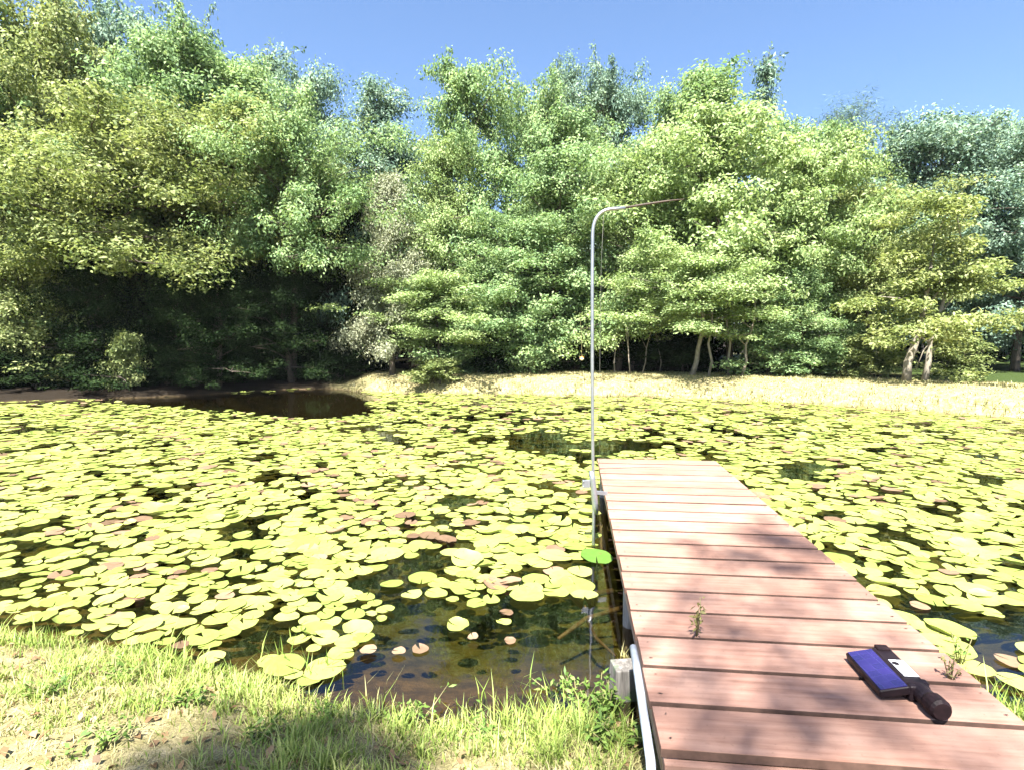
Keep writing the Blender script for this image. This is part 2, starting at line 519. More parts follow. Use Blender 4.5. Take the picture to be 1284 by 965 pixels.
B = 'trees along the far bank'
K = 'tall trees rising behind the front row'
TREES = [
    # left mass, back to front
    (-45, 20.5, 15, 215, 'broad', 'leaf_green', 'tall broad tree cut off by the left edge, its crown reaching above the picture', 0, K),
    (98, 23, 42, 190, 'broad', 'leaf_olive', 'tall olive green tree second from the left, crown top nearly at the sky edge', 1, K),
    (205, 24, 52, 200, 'broad', 'leaf_green', 'tall feathery tree in the middle of the left mass, blue green top', 2, K),
    (285, 25, 72, 170, 'narrow', 'leaf_green', 'tall tree left of the pointed dark top in the left mass', 0, K),
    (352, 28, 46, 120, 'sparse', 'leaf_haze', 'thin spiky blue green treetop at the right shoulder of the left mass', 0, K),
    (395, 25, 105, 150, 'broad', 'leaf_haze', 'dark blue green tree sloping down at the right end of the left mass', 0, K),
    (435, 27, 150, 110, 'narrow', 'leaf_green', 'green tree filling the dip left of the small pointed treetop', 1, K),
    (10, 19.6, 215, 190, 'skirt', 'leaf_olive', 'low spreading olive tree hanging over the water at the left edge', 0, B),
    (140, 20.4, 150, 250, 'raised', 'leaf_olive', 'wide sunlit olive tree with drooping sprays over the shaded bank', 1, B),
    (258, 20.9, 150, 225, 'raised', 'leaf_olive', 'dense olive tree above the darkest stretch of bank', 2, B),
    (364, 22.6, 165, 165, 'raised', 'leaf_green', 'shaded green tree over the dark inlet, deep black beneath', 0, B),
    (438, 24.2, 235, 100, 'skirt', 'leaf_shade', 'dark tree right behind the grey mossy branches', 1, B),
    (55, 26, 105, 150, 'broad', 'leaf_green', 'green tree filling the gap between the left edge tree and the tall olive one', 2, K),
    (150, 27, 36, 160, 'broad', 'leaf_haze', 'hazy blue green tree between the two tallest crowns of the left mass', 0, K),
    (250, 28, 66, 170, 'broad', 'leaf_haze', 'hazy blue green tree behind the feathery tree of the left mass', 1, K),
    (330, 27, 86, 150, 'broad', 'leaf_green', 'green tree under the thin spiky treetop of the left mass', 2, K),
    (255, 23.4, 270, 150, 'skirt', 'leaf_shade', 'shade-coloured tree in the black shade left of the inlet', 0, B),  # these trees hold the hollow's shade in their leaf colour
    (335, 24.2, 260, 150, 'skirt', 'leaf_shade', 'shade-coloured tree in the black shade behind the inlet', 1, B),
    (405, 24.6, 250, 140, 'skirt', 'leaf_shade', 'shade-coloured tree in the black shade right of the inlet', 2, B),
    (165, 23.4, 290, 150, 'skirt', 'leaf_shade', 'shade-coloured tree behind the upright bush on the left bank', 1, B),
    (75, 22.8, 290, 150, 'skirt', 'leaf_shade', 'shade-coloured tree near the left edge under the olive crowns', 2, B),
    (130, 19.6, 300, 140, 'skirt', 'leaf_shade', 'low shade-coloured tree hanging to the water behind the upright bush, left of it', 0, B),
    (272, 20.5, 305, 140, 'skirt', 'leaf_shade', 'low shade-coloured tree hanging over the left tip of the inlet', 2, B),
    (205, 20.0, 330, 120, 'skirt', 'leaf_shade', 'low shade-coloured tree between the upright bush and the left tip of the inlet', 1, B),
    (366, 22.3, 312, 125, 'skirt', 'leaf_shade', 'low shade-coloured tree hanging over the head of the inlet', 0, B),
    (25, 20.0, 330, 120, 'skirt', 'leaf_olive', 'low olive tree at the left edge with sunlit sprays over black shade', 1, B),
    # centre
    (665, 28, 138, 140, 'broad', 'leaf_green', 'green tree half hidden between the tallest centre tree and the slim treetop', 1, K),
    (735, 28.5, 122, 120, 'broad', 'leaf_green', 'green tree half hidden between the slim treetop and the ragged blue green crown', 2, K),
    (828, 28, 128, 130, 'broad', 'leaf_green', 'green tree half hidden left of the highest leafy top at the right', 0, K),
    (990, 27, 165, 150, 'broad', 'leaf_green', 'green tree half hidden below the thin bare spire', 1, K),
    (1075, 27, 232, 140, 'broad', 'leaf_green', 'low green tree closing the view under the sky gap', 2, K),
    (1128, 27, 175, 130, 'broad', 'leaf_haze', 'hazy blue green tree right of the sky gap', 0, K),
    (1232, 26, 160, 150, 'broad', 'leaf_haze', 'hazy blue green tree second from the right edge', 1, K),
    (482, 28, 104, 100, 'narrow', 'leaf_haze', 'small pointed blue green treetop standing alone left of the tallest centre tree', 0, K),
    (515, 29, 180, 90, 'narrow', 'leaf_pine', 'dark blue treetop low in the gap left of the tallest centre tree', 1, K),
    (608, 25, 92, 160, 'broad', 'leaf_green', 'tallest centre tree with a rounded open top against the sky', 2, K),
    (570, 24, 190, 130, 'broad', 'leaf_yellow', 'light green tree below and left of the tallest centre tree', 0, B),
    (492, 21.8, 218, 130, 'skirt', 'leaf_grey', 'pale tree hung with grey moss at the right end of the black shade', 1, B),
    (548, 21.5, 345, 180, 'layer', 'leaf_yellow', 'low yellow green tree in flat layers jutting over the bank left of the pole', 0, B),
    (648, 22.3, 275, 165, 'broad', 'leaf_green', 'full mid green tree just left of the hooked pole', 1, B),
    (700, 24, 165, 170, 'broad', 'leaf_green', 'leafy green tree behind the top of the hooked pole', 2, B),
    (708, 27.5, 80, 75, 'narrow', 'leaf_haze', 'slim treetop standing up between the tallest centre tree and the pole', 0, K),
    (772, 28, 105, 130, 'broad', 'leaf_haze', 'blue green crown with a ragged flat top right of the slim treetop', 1, K),
    (775, 23.2, 200, 160, 'broad', 'leaf_yellow', 'light green tree right behind the bent end of the pole', 2, B),
    # right
    (878, 26, 84, 150, 'narrow', 'leaf_green', 'tall green tree with the highest leafy top right of the pole', 1, K),
    (948, 28, 50, 95, 'sparse', 'leaf_haze', 'thin bare looking spire with few leaves against the sky', 0, K),
    (915, 22.5, 150, 240, 'layer', 'leaf_yellow', 'large bright yellow green tree in wide layers right of the pole', 1, B),
    (1035, 29, 140, 120, 'pine', 'leaf_pine', 'dark rounded pine top behind the sky gap', 0, K),
    (1000, 22, 195, 190, 'layer', 'leaf_yellow', 'yellow green tree with drooping boughs between the large bright tree and the twin trunks', 0, B),
    (1100, 21.8, 235, 190, 'layer', 'leaf_olive', 'pale olive tree leaning over the bank just left of the twin trunks', 1, B),
    (1185, 25, 148, 190, 'broad', 'leaf_haze', 'broad blue green tree rising behind the twin trunks', 2, K),
    (1275, 23, 172, 190, 'broad', 'leaf_haze', 'blue green tree cut off by the right edge of the picture', 0, K),
    (1235, 24, 300, 150, 'layer', 'leaf_haze', 'low blue green tree over the shaded lawn at the right', 0, B),
]
for (px, Y, top, w, form, mat, label, var, grp) in TREES:
    tree(px, Y, top, w, form, mat, label, var=var, group=grp, depth=1.25 if form == 'raised' else .85)

# low bright bough tree and the twin-trunk tree
tree(868, 20.6, 318, 175, 'layer', 'leaf_yellow', 'small bright yellow green tree on thin stems just right of the pole', var=1, bark='bark_pale')
tree(1012, 20.6, 330, 130, 'skirt', 'leaf_green', 'dense round green tree reaching the pale grass right of the thin stems', var=2)


def twin_trunk():
    e = empty('twin_trunk_tree', (0, 0, 0))
    Y = 17.6
    mbs = [([(1136, 484), (1138, 455), (1150, 425), (1158, 390), (1165, 350), (1172, 300)], .115),
           ([(1158, 486), (1164, 455), (1166, 430), (1178, 395), (1190, 350), (1205, 300)], .085)]
    tips = []
    for pts, r in mbs:
        w = [at_y(a, b, Y) for a, b in pts]
        w[0].z = float(ground_h(w[0].x, w[0].y)) - .1
        b = MB().tube(w, [r * (1.3, 1, .8, .65, .45, .15)[i] for i in range(6)], 9)
        for k in range(7):
            q = w[2 + k % 4]
            tip = q + Vector((random.uniform(-1.5, 1.5), random.uniform(-1.4, .8), random.uniform(-.9, 1.2)))
            b.tube([q, (q + tip) / 2 + Vector((0, 0, .15)), tip], [r * .3, r * .2, .01], 5)
            tips.append(tip)
        link('trunk', b.mesh('trunk', smooth=True), M['bark_pale'], e)
        tips += [w[-1], w[-2]]
    g = np.random.default_rng(3)
    cs = []
    for t in tips:
        for _ in range(4): cs.append(np.array(t) + g.normal(0, .5, 3) * np.array([1, 1, .6]))
    cs = np.array(cs); n = 15000
    idx = g.integers(0, len(cs), n)
    o = unit(g.normal(size=(n, 3))) * g.uniform(0, 1, (n, 1)) ** .45 * np.array([.6, .6, .22])
    link('crown', leaves_mesh('crown', cs[idx] + o, o * .5 + np.array([0, 0, .8]) + g.normal(0, .4, (n, 3)), .14, .075, g, .5), M['leaf_olive'], e)
    tag(e, 'pale tree with two leaning trunks standing in the dry grass at the right', 'tree', B)


twin_trunk()

# bare thin saplings in the shade right of the pole and pale stems further right
SAP = [(768, 22.0, 398, 6), (792, 21.2, 385, -8), (806, 21.6, 392, 9), (828, 22.4, 400, -5), (889, 20.2, 372, 3), (914, 20.6, 368, -3), (932, 20.2, 378, 9), (620, 22, 395, 7), (690, 22.6, 405, -6), (556, 22.2, 400, 4)]
SAPL = ['bare crooked sapling nearest the pole in the shade under the trees', 'second bare sapling right of the pole, leaning left',
        'third bare sapling right of the pole, leaning right', 'bare sapling farthest from the pole in the shaded gap', 'pale thin trunk standing left in the row of three at the grass edge',
        'pale thin trunk in the middle of the row of three at the grass edge', 'pale leaning trunk standing right in the row of three at the grass edge',
        'bare sapling in the shade left of the pole under the mid green tree', 'bare sapling closest to the pole on its left side', 'bare sapling under the low layered tree']
for (px, Y, top, ln), lb in zip(SAP, SAPL):
    p = at_y(px, HOR, Y); g0 = float(ground_h(p.x, p.y))
    zt = at_y(px, top, Y).z - g0
    e = empty('sapling', (p.x, p.y, g0)); tag(e, lb, 'sapling', 'thin bare saplings at the wood edge')
    r = .055 if 880 < px < 940 else .025
    w = [Vector((ln / F_PX * Y * t * 1.6 + random.gauss(0, .05), random.gauss(0, .05), -.1 + (zt + .3) * t)) for t in np.linspace(0, 1, 6)]
    b = MB().tube(w, [r * (1 - .7 * t) for t in np.linspace(0, 1, 6)], 7)
    for k in range(4):
        q = w[2 + k % 4]; tip = q + Vector((random.uniform(-.5, .5), random.uniform(-.4, .4), random.uniform(.3, .8)))
        b.tube([q, (q + tip) / 2 + Vector((.04, 0, 0)), tip], [r * .4, r * .25, .004], 5)
    link('trunk', b.mesh('trunk', smooth=True), M['bark_pale'], e)

# bushes at the foot of the wood
BUSH = [(318, 22.7, 450, 56, 'leaf_shade', 'very low dark bush at the left side of the inlet head'),
        (352, 23.0, 450, 56, 'leaf_shade', 'very low dark bush in the middle of the inlet head'),
        (388, 22.9, 450, 56, 'leaf_shade', 'very low dark bush at the right side of the inlet head'),
        (-8, 18.6, 448, 70, 'leaf_shade', 'very low dark bush at the water, first from the left edge'),
        (48, 18.7, 452, 60, 'leaf_shade', 'very low dark bush at the water, second from the left edge'),
        (112, 18.9, 447, 66, 'leaf_shade', 'very low dark bush at the water just left of the upright bush'),
        (205, 19.9, 452, 60, 'leaf_shade', 'very low dark bush at the water just right of the upright bush'),
        (275, 20.9, 455, 60, 'leaf_shade', 'very low dark bush on the shaded bank at the left tip of the inlet'),
        (425, 22.6, 448, 60, 'leaf_shade', 'very low dark bush at the right tip of the inlet'),
        (20, 19.6, 425, 70, 'leaf_shade', 'low dark bush at the left edge on the shaded bank'),
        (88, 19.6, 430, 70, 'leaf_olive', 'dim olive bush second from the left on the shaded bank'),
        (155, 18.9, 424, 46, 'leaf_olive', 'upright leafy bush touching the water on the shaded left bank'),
        (235, 20.6, 432, 90, 'leaf_shade', 'wide dark bush in the black shade above the pinkish bank'),
        (310, 22.4, 428, 80, 'leaf_shade', 'dark bush left of the lit sprig at the inlet'),
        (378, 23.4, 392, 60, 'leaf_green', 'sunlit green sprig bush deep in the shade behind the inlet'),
        (450, 23.8, 425, 80, 'leaf_shade', 'dark bush behind the head of the inlet'),
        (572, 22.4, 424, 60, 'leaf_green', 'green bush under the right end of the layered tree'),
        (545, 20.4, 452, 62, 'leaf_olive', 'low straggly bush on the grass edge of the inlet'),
        (615, 22.4, 415, 70, 'leaf_shade', 'dark bush under the mid green tree left of the pole'),
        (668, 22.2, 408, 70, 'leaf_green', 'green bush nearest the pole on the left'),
        (722, 23.4, 420, 70, 'leaf_shade', 'dark bush straight behind the foot of the pole'),
        (790, 23.6, 420, 90, 'leaf_shade', 'dark bush behind the bare saplings'),
        (858, 22.6, 415, 80, 'leaf_shade', 'dark bush left of the three pale thin trunks'),
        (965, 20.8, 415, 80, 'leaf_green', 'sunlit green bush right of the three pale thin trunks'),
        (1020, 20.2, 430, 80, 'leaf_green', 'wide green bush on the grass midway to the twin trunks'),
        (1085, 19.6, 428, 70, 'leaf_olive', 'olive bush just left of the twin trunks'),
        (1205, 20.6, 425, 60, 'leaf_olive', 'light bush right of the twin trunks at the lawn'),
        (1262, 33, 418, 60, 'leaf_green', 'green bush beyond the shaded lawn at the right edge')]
for i, (px, Y, top, w, mat, lb) in enumerate(BUSH):
    tree(px, Y, top, w, 'bush', mat, lb, name='bush', group='bushes along the wood edge', var=i, cat='bush')

# deep woods behind everything: one uncountable mass of foliage and stems
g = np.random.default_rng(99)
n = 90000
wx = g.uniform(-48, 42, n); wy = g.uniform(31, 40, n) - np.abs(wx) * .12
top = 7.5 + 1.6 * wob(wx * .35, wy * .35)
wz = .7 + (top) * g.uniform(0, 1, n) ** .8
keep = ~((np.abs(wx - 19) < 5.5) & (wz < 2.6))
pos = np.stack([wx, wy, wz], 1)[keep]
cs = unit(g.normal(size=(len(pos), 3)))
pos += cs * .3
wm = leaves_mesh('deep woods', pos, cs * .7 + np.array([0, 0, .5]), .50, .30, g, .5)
o = link('far_woods', wm, M['leaf_shade'])
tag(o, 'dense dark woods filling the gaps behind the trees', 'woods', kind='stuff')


# ------------------------------------------------------------------ dock
DZ = .40
A = at_z(833, 940, DZ)
yaw = math.atan((716 - W_PX / 2) / F_PX)
u = Vector((math.sin(yaw), math.cos(yaw), 0))
v = Vector((math.cos(yaw), -math.sin(yaw), 0))
UP = Vector((0, 0, 1))
far_l = at_z(750, 574, DZ)
LEN = (far_l - A).dot(u)
wid = []
for q in ((1222, 856), (1050, 705), (890, 573)):
    wid.append((at_z(*q, DZ) - A).dot(v))
WID = sum(wid) / 3
lefts = [(at_z(*q, DZ) - A).dot(v) for q in ((750, 574), (772, 690), (808, 833))]
print('dock', LEN, WID, wid, lefts, 'A', A)
NPL = 19
pitch = LEN / NPL

m, nt = new_mat('red brown stained deck boards')
tc = N(nt, 'ShaderNodeTexCoord'); geo = N(nt, 'ShaderNodeNewGeometry')
mp = N(nt, 'ShaderNodeMapping'); mp.inputs['Scale'].default_value = (1.6, 22, 22); mp.inputs['Rotation'].default_value = (0, 0, 0)
nt.links.new(tc.outputs['Object'], mp.inputs['Vector'])
add = N(nt, 'ShaderNodeVectorMath', operation='ADD')
cmb = N(nt, 'ShaderNodeCombineXYZ')
k = N(nt, 'ShaderNodeMath', operation='MULTIPLY'); k.inputs[1].default_value = 37.0
nt.links.new(geo.outputs['Random Per Island'], k.inputs[0]); nt.links.new(k.outputs[0], cmb.inputs[0])
nt.links.new(mp.outputs[0], add.inputs[0]); nt.links.new(cmb.outputs[0], add.inputs[1])
gr = noise_tex(nt, 1.6, 6, .65, add.outputs[0])
st = noise_tex(nt, 3.0, 5, .6, tc.outputs['Object'])
fine = noise_tex(nt, 60, 3, .6, tc.outputs['Object'])
c1 = ramp(nt, gr, [(.28, (.165, .090, .068)), (.5, (.230, .134, .104)), (.72, (.275, .168, .132))])
c2 = mixc(nt, ramp(nt, st, [(.46, (0, 0, 0)), (.72, (.6, .6, .6))]), c1, (.285, .19, .155))
kk = N(nt, 'ShaderNodeMath', operation='MULTIPLY_ADD'); kk.inputs[1].default_value = .28; kk.inputs[2].default_value = .86
nt.links.new(geo.outputs['Random Per Island'], kk.inputs[0])
c3 = mixc(nt, 1.0, c2, kk.outputs[0], 'MULTIPLY')
c4 = mixc(nt, ramp(nt, fine, [(.62, (0, 0, 0)), (.75, (.5, .5, .5))]), c3, (.13, .08, .06))
p = N(nt, 'ShaderNodeBsdfPrincipled'); p.inputs['Roughness'].default_value = .9; p.inputs['Specular IOR Level'].default_value = .03
nt.links.new(c4, p.inputs['Base Color'])
bp = N(nt, 'ShaderNodeBump'); bp.inputs['Strength'].default_value = .35; bp.inputs['Distance'].default_value = .006
nt.links.new(gr, bp.inputs['Height']); nt.links.new(bp.outputs[0], p.inputs['Normal'])
out(nt, p.outputs[0])
M['deck'] = m
M['deck_side'] = simple_mat('weathered painted timber', (.30, .18, .14), (.52, .38, .33), 6, .8, stretch=(1, 1, 6), bump=.3)
M['old_wood'] = simple_mat('grey weathered timber', (.16, .14, .12), (.42, .40, .36), 7, .9, stretch=(4, 4, .8), bump=.8)

# local frame of the dock: x across (v), y along (u)
dock = empty('dock', (A.x, A.y, 0), -yaw)
tag(dock, 'red brown wooden plank dock reaching out over the lily pads', 'dock')
pl = MB()
for i in range(NPL):
    y0, y1 = i * pitch, (i + 1) * pitch
    gap = .0125 + random.uniform(0, .006)
    dz = random.uniform(-.003, .003)
    sl = random.uniform(-.006, .004)
    rot = random.uniform(-.0015, .0015)
    ax = Vector((1, rot, random.uniform(-.0015, .0015)))
    pl.box((WID / 2 + random.uniform(-.006, .006), (y0 + y1) / 2, DZ - .019 + dz), ax, (-rot, 1, 0), UP, WID / 2 + .012, (y1 - y0) / 2 - gap, .019)
dme = pl.mesh('decking', bevel=.003)
dme.materials.append(M['deck']); dme.materials.append(simple_mat('rusty screw heads', (.03, .02, .016), (.07, .045, .035), 40, .6))
dme.materials.append(simple_mat('board edges dark as gap shade', (.05, .028, .020), (.11, .062, .046), 14, .95))  # dark side faces paint the shade inside the board gaps
bm = bmesh.new(); bm.from_mesh(dme); bm.normal_update()
for f_ in bm.faces:
    if abs(f_.normal.y) > .8 and f_.calc_center_median().z < DZ - .006: f_.material_index = 2
for i in range(NPL):
    for x in (.035, WID - .035):
        for q in (.24, .76):
            r_ = bmesh.ops.create_circle(bm, cap_ends=True, segments=8, radius=.0045)
            for w_ in r_['verts']:
                w_.co += Vector((x + random.uniform(-.008, .008), (i + q) * pitch, DZ + .0046))
            for f_ in {f_ for w_ in r_['verts'] for f_ in w_.link_faces}: f_.material_index = 1
bm.to_mesh(dme); bm.free()
link('decking', dme, None, dock)
for x in (.035, WID - .035):
    b = MB().box((x, LEN / 2 + .02, DZ - .038 - .004 - .075), (1, 0, 0), (0, 1, 0), UP, .022, LEN / 2, .075)
    link('stringer', b.mesh('stringer', bevel=.004), M['deck_side'], dock)
b = MB().box((WID / 2, LEN / 2 + .02, DZ - .042 - .075), (1, 0, 0), (0, 1, 0), UP, .022, LEN / 2 - .06, .074)
link('stringer', b.mesh('stringer', bevel=.004), M['deck_side'], dock)
b = MB()
b.box((WID / 2, .0, DZ - .075), (1, 0, 0), (0, 1, 0), UP, WID / 2, .017, .032)
link('fascia_board', b.mesh('fascia_board', bevel=.004), M['deck'], dock)
b = MB().box((WID / 2, -.008, DZ - .075 - .095), (1, 0, 0), (0, 1, 0), UP, WID / 2, .018, .058)
link('fascia_board', b.mesh('fascia_board', bevel=.004), M['deck'], dock)
for (x, y) in ((.06, 1.7), (WID - .06, 1.7), (.06, LEN - .35), (WID - .06, LEN - .35)):
    b = MB().tube([(x, y, -.95), (x, y, DZ - .05)], .055, 12)
    link('pile', b.mesh('pile', smooth=False), M['old_wood'], dock)


def dk(x, y, z):   # dock-local to world
    return Vector((A.x, A.y, 0)) + v * x + u * y + UP * z


# ------------------------------------------------------------------ hooked pole at the dock edge
M['galv'] = simple_mat('white painted steel pipe', (.26, .29, .33), (.42, .44, .47), 9, .42, metal=.85, spec=.5)
M['dark_rod'] = simple_mat('dark rusty rod', (.03, .022, .018), (.08, .055, .04), 30, .7)
M['line'] = simple_mat('thin grey cord', (.14, .14, .12), (.25, .25, .22), 20, .6)
PY = (at_z(760, 632, DZ)).y
foot = at_y(744, 655, PY); foot.z = -.70
pole = empty('hooked_pole', (foot.x, foot.y, 0))
tag(pole, 'tall white pipe pole with a bent top and a dark rod tip beside the dock', 'pole')
org = Vector((foot.x, foot.y, 0))
PX = lambda a, b, y=PY: at_y(a, b, y) - org
pts = [Vector((0, 0, -.7)), PX(744.5, 640), PX(743.2, 560), PX(742.6, 450), PX(742.6, 350), PX(743, 296)]
c0, c1, c2 = PX(743, 296), PX(743, 262), PX(771, 262)
for t in np.linspace(.12, 1, 9):
    pts.append(c0 * (1 - t) ** 2 + c1 * 2 * t * (1 - t) + c2 * t * t)
pts.append(PX(784, 261))
link('pipe', MB().tube(pts, .0148, 14).mesh('pipe', smooth=True), M['galv'], pole)
e0 = PX(782, 261); e1 = PX(812, 256); e2 = PX(838, 252); e3 = PX(858, 250)
link('rod_tip', MB().tube([e0, e1, e2, e3], [.011, .010, .007, .004], 8).mesh('rod_tip', smooth=True), M['dark_rod'], pole)
sl = MB().tube([PX(741.5, 590), PX(743, 600), PX(746, 630), PX(747.5, 643)], [.022, .027, .028, .024], 14)
link('sleeve', sl.mesh('sleeve', smooth=True), M['galv'], pole)
br = MB()
bc = PX(737, 606)
br.box(bc + Vector((-.015, 0, 0)), (1, 0, 0), (0, 1, 0), UP, .035, .012, .035)
br.box(PX(752, 618) + Vector((0, .02, 0)), (1, 0, -.1), (0, 1, 0), UP, .075, .006, .018)
for k in (-1, 1):
    br.tube([bc + Vector((-.04, -.02, .025 * k)), bc + Vector((-.04, .03, .025 * k))], .008, 8)
link('clamp', br.mesh('clamp', bevel=.003), M['galv'], pole)
dl = MB().tube([PX(757, 264), PX(754, 330), PX(752.5, 420), PX(751.5, 520), PX(752, 598)], .0009, 5)
link('cord', dl.mesh('cord', smooth=True), M['line'], pole)

# float hanging on a cord from the trees
M['float_white'] = simple_mat('float white', (.7, .68, .62), (.8, .78, .74), 20, .4)
M['float_orange'] = simple_mat('float orange', (.65, .14, .03), (.75, .2, .05), 20, .4)
FY = 20.3
fp = at_y(729.5, 449.5, FY)
fl = empty('hanging_float', fp); tag(fl, 'small white and orange ball hanging on a cord from the trees left of the pole', 'float')


def ball(name, r, mat, parent, z0=0., lo=-1., hi=1.):
    pts, rr = [], []
    for t in np.linspace(lo, hi, 9):
        pts.append((0, 0, z0 + r * t)); rr.append(max(.002, r * math.sqrt(max(0, 1 - t * t))))
    link(name, MB().tube(pts, rr, 14).mesh(name, smooth=True), mat, parent)


ball('lower_half', .075, M['float_white'], fl, 0, -1, .1)
ball('upper_half', .075, M['float_orange'], fl, .002, .1, 1)
tp = at_y(727, 392, FY) - fp
link('cord', MB().tube([(0, 0, .07), (-.02, 0, tp.z * .5), (tp.x, 0, tp.z)], .005, 5).mesh('cord'), M['stem'], fl)

# ------------------------------------------------------------------ things at the near end of the dock
px0 = at_y(783, 831, 2.92)
post = empty('wooden_post', (px0.x, px0.y, 0), .12)
tag(post, 'weathered grey square post with a mossy face beside the near end of the dock', 'post')
b = MB().box((0, 0, (px0.z - .5) / 2), (1, 0, 0), (0, 1, 0), (.06, -.03, 1), .085, .06, (px0.z + .5) / 2)
m, nt = new_mat('mossy weathered post')
tc = N(nt, 'ShaderNodeTexCoord')
mp = N(nt, 'ShaderNodeMapping'); mp.inputs['Scale'].default_value = (30, 30, 3); nt.links.new(tc.outputs['Object'], mp.inputs['Vector'])
n1 = noise_tex(nt, 1.5, 5, .65, mp.outputs[0]); n2 = noise_tex(nt, 9, 4, .6, tc.outputs['Object'])
c = ramp(nt, n1, [(.3, (.05, .044, .04)), (.55, (.14, .13, .12)), (.75, (.24, .23, .215))])
c = mixc(nt, ramp(nt, n2, [(.48, (0, 0, 0)), (.62, (.8, .8, .8))]), c, (.075, .12, .065))
p = N(nt, 'ShaderNodeBsdfPrincipled'); p.inputs['Roughness'].default_value = .9; nt.links.new(c, p.inputs['Base Color'])
bp = N(nt, 'ShaderNodeBump'); bp.inputs['Strength'].default_value = .8; bp.inputs['Distance'].default_value = .008
nt.links.new(n1, bp.inputs['Height']); nt.links.new(bp.outputs[0], p.inputs['Normal']); out(nt, p.outputs[0])
me = b.mesh('wooden_post', bevel=.006)
link('timber', me, m, post)
bt = MB().tube([(.0, -.058, px0.z - .12), (0, -.045, px0.z - .12)], .013, 8)
link('bolt', bt.mesh('bolt'), M['dark_rod'], post)

M['hose'] = simple_mat('pale grey plastic pipe', (.26, .30, .38), (.46, .50, .56), 12, .45)
hp = [dk(-.028, .78, DZ - .045), dk(-.030, .60, DZ - .05), dk(-.034, .42, DZ - .055), dk(-.036, .26, DZ - .075), dk(-.034, .10, DZ - .12), dk(-.04, -.04, DZ - .20), dk(-.06, -.16, DZ - .28), dk(-.07, -.4, .08)]
hz = MB().tube(hp, .019, 12)
me = hz.mesh('drain_pipe', smooth=True)
o = link('drain_pipe', me, M['hose'])
tag(o, 'pale grey bent pipe running down along the near left edge of the dock', 'pipe')
s0, s1 = at_y(764, 868, 2.9), at_y(776, 858, 2.88)
o = link('stick', MB().tube([s0 + Vector((-.02, 0, -.06)), (s0 + s1) / 2, s1], [.008, .011, .009], 8).mesh('stick', smooth=True), simple_mat('bleached stick', (.45, .4, .34), (.66, .62, .56), 12, .8))
tag(o, 'short bleached stick leaning on the grey post', 'stick')


# solar lamp lying on the boards
def solar_light():
    a = at_z(1104, 813, DZ + .06); bq = at_z(1178, 893, DZ + .04)
    d = bq - a; d.z = 0
    L = d.length; d.normalize()
    w = Vector((-d.y, d.x, 0))        # to the right of the barrel seen from behind
    if w.x > 0: w = -w                # panel lies to the left
    e = empty('solar_light', (a.x, a.y, DZ), 0)
    tag(e, 'black solar lamp with a dark blue panel and white sticker lying on the dock', 'solar lamp')
    P = lambda x, y, z: d * x + w * y + UP * z
    blk = simple_mat('black lamp plastic', (.006, .004, .006), (.018, .011, .014), 20, .5, spec=.2)
    knob = simple_mat('dark brown grip', (.005, .003, .004), (.016, .008, .010), 40, .6, spec=.15)
    pm, nt = new_mat('dark blue solar cells')
    tc = N(nt, 'ShaderNodeTexCoord')
    bk = N(nt, 'ShaderNodeTexBrick'); bk.offset = 0.0
    bk.inputs['Scale'].default_value = 12; bk.inputs['Mortar Size'].default_value = .012
    bk.inputs['Color1'].default_value = (.018, .014, .085, 1); bk.inputs['Color2'].default_value = (.024, .016, .105, 1)
    bk.inputs['Mortar'].default_value = (.034, .028, .13, 1)
    bk.inputs['Brick Width'].default_value = .5; bk.inputs['Row Height'].default_value = .5
    nt.links.new(tc.outputs['Object'], bk.inputs['Vector'])
    p = N(nt, 'ShaderNodeBsdfPrincipled'); p.inputs['Roughness'].default_value = .22; p.inputs['Coat Weight'].default_value = .5
    nt.links.new(bk.outputs['Color'], p.inputs['Base Color']); out(nt, p.outputs[0])
    # body: bar along d
    b = MB().box(P(L * .36, 0, .035), d, w, UP, L * .36, .042, .034)
    link('lamp_body', b.mesh('lamp_body', bevel=.012, seg=3), blk, e)
    # rib steps between body and neck
    b = MB().box(P(L * .62, 0, .036), d, w, UP, .018, .050, .036)
    link('collar', b.mesh('collar', bevel=.008), blk, e)
    tb = MB().tube([P(L * .66, -.005, .040), P(L * .78, -.008, .040), P(L * .84, -.010, .040)], [.036, .036, .032], 16)
    link('neck', tb.mesh('neck', smooth=False), blk, e)
    tb = MB().tube([P(L * .83, -.01, .042), P(L * .86, -.01, .043), P(L * .97, -.012, .043), P(L * 1.0, -.012, .043)], [.036, .043, .043, .034], 16)
    link('pole_socket', tb.mesh('pole_socket', smooth=False), knob, e)
    # panel tilted: hinge next to the body, other edge lower
    ax = (w + UP * -.22).normalized(); nz = d.cross(ax).normalized()
    if nz.z < 0: nz = -nz
    c = P(L * .385, .100, .040)
    b = MB().box(c, d, ax, nz, L * .345, .061, .018)
    pn = link('panel_frame', b.mesh('panel_frame', bevel=.008, seg=3), blk, e)
    b = MB().box(c + nz * .0185, d, ax, nz, L * .330, .053, .0025)
    s = link('solar_panel', b.mesh('solar_panel'), pm, e)
    b = MB().box(P(L * .30, .045, .058), d, w, UP, L * .24, .010, .008)
    link('hinge', b.mesh('hinge', bevel=.004), blk, e)
    b = MB().box(P(L * .40, -.006, .0705), d, w, UP, .062, .030, .0015)
    st = link('sticker', b.mesh('sticker', bevel=.001), simple_mat('white sticker', (.72, .74, .74), (.8, .82, .82), 10, .5), e)
    b = MB().tube([P(L * .33, .010, .0722), P(L * .33, .010, .0738)], .014, 14)
    link('switch', b.mesh('switch'), blk, e)
    b = MB()
    b.box(P(L * .03, 0, .055), d, w, UP, .020, .028, .026)
    link('end_cap', b.mesh('end_cap', bevel=.008), knob, e)


solar_light()

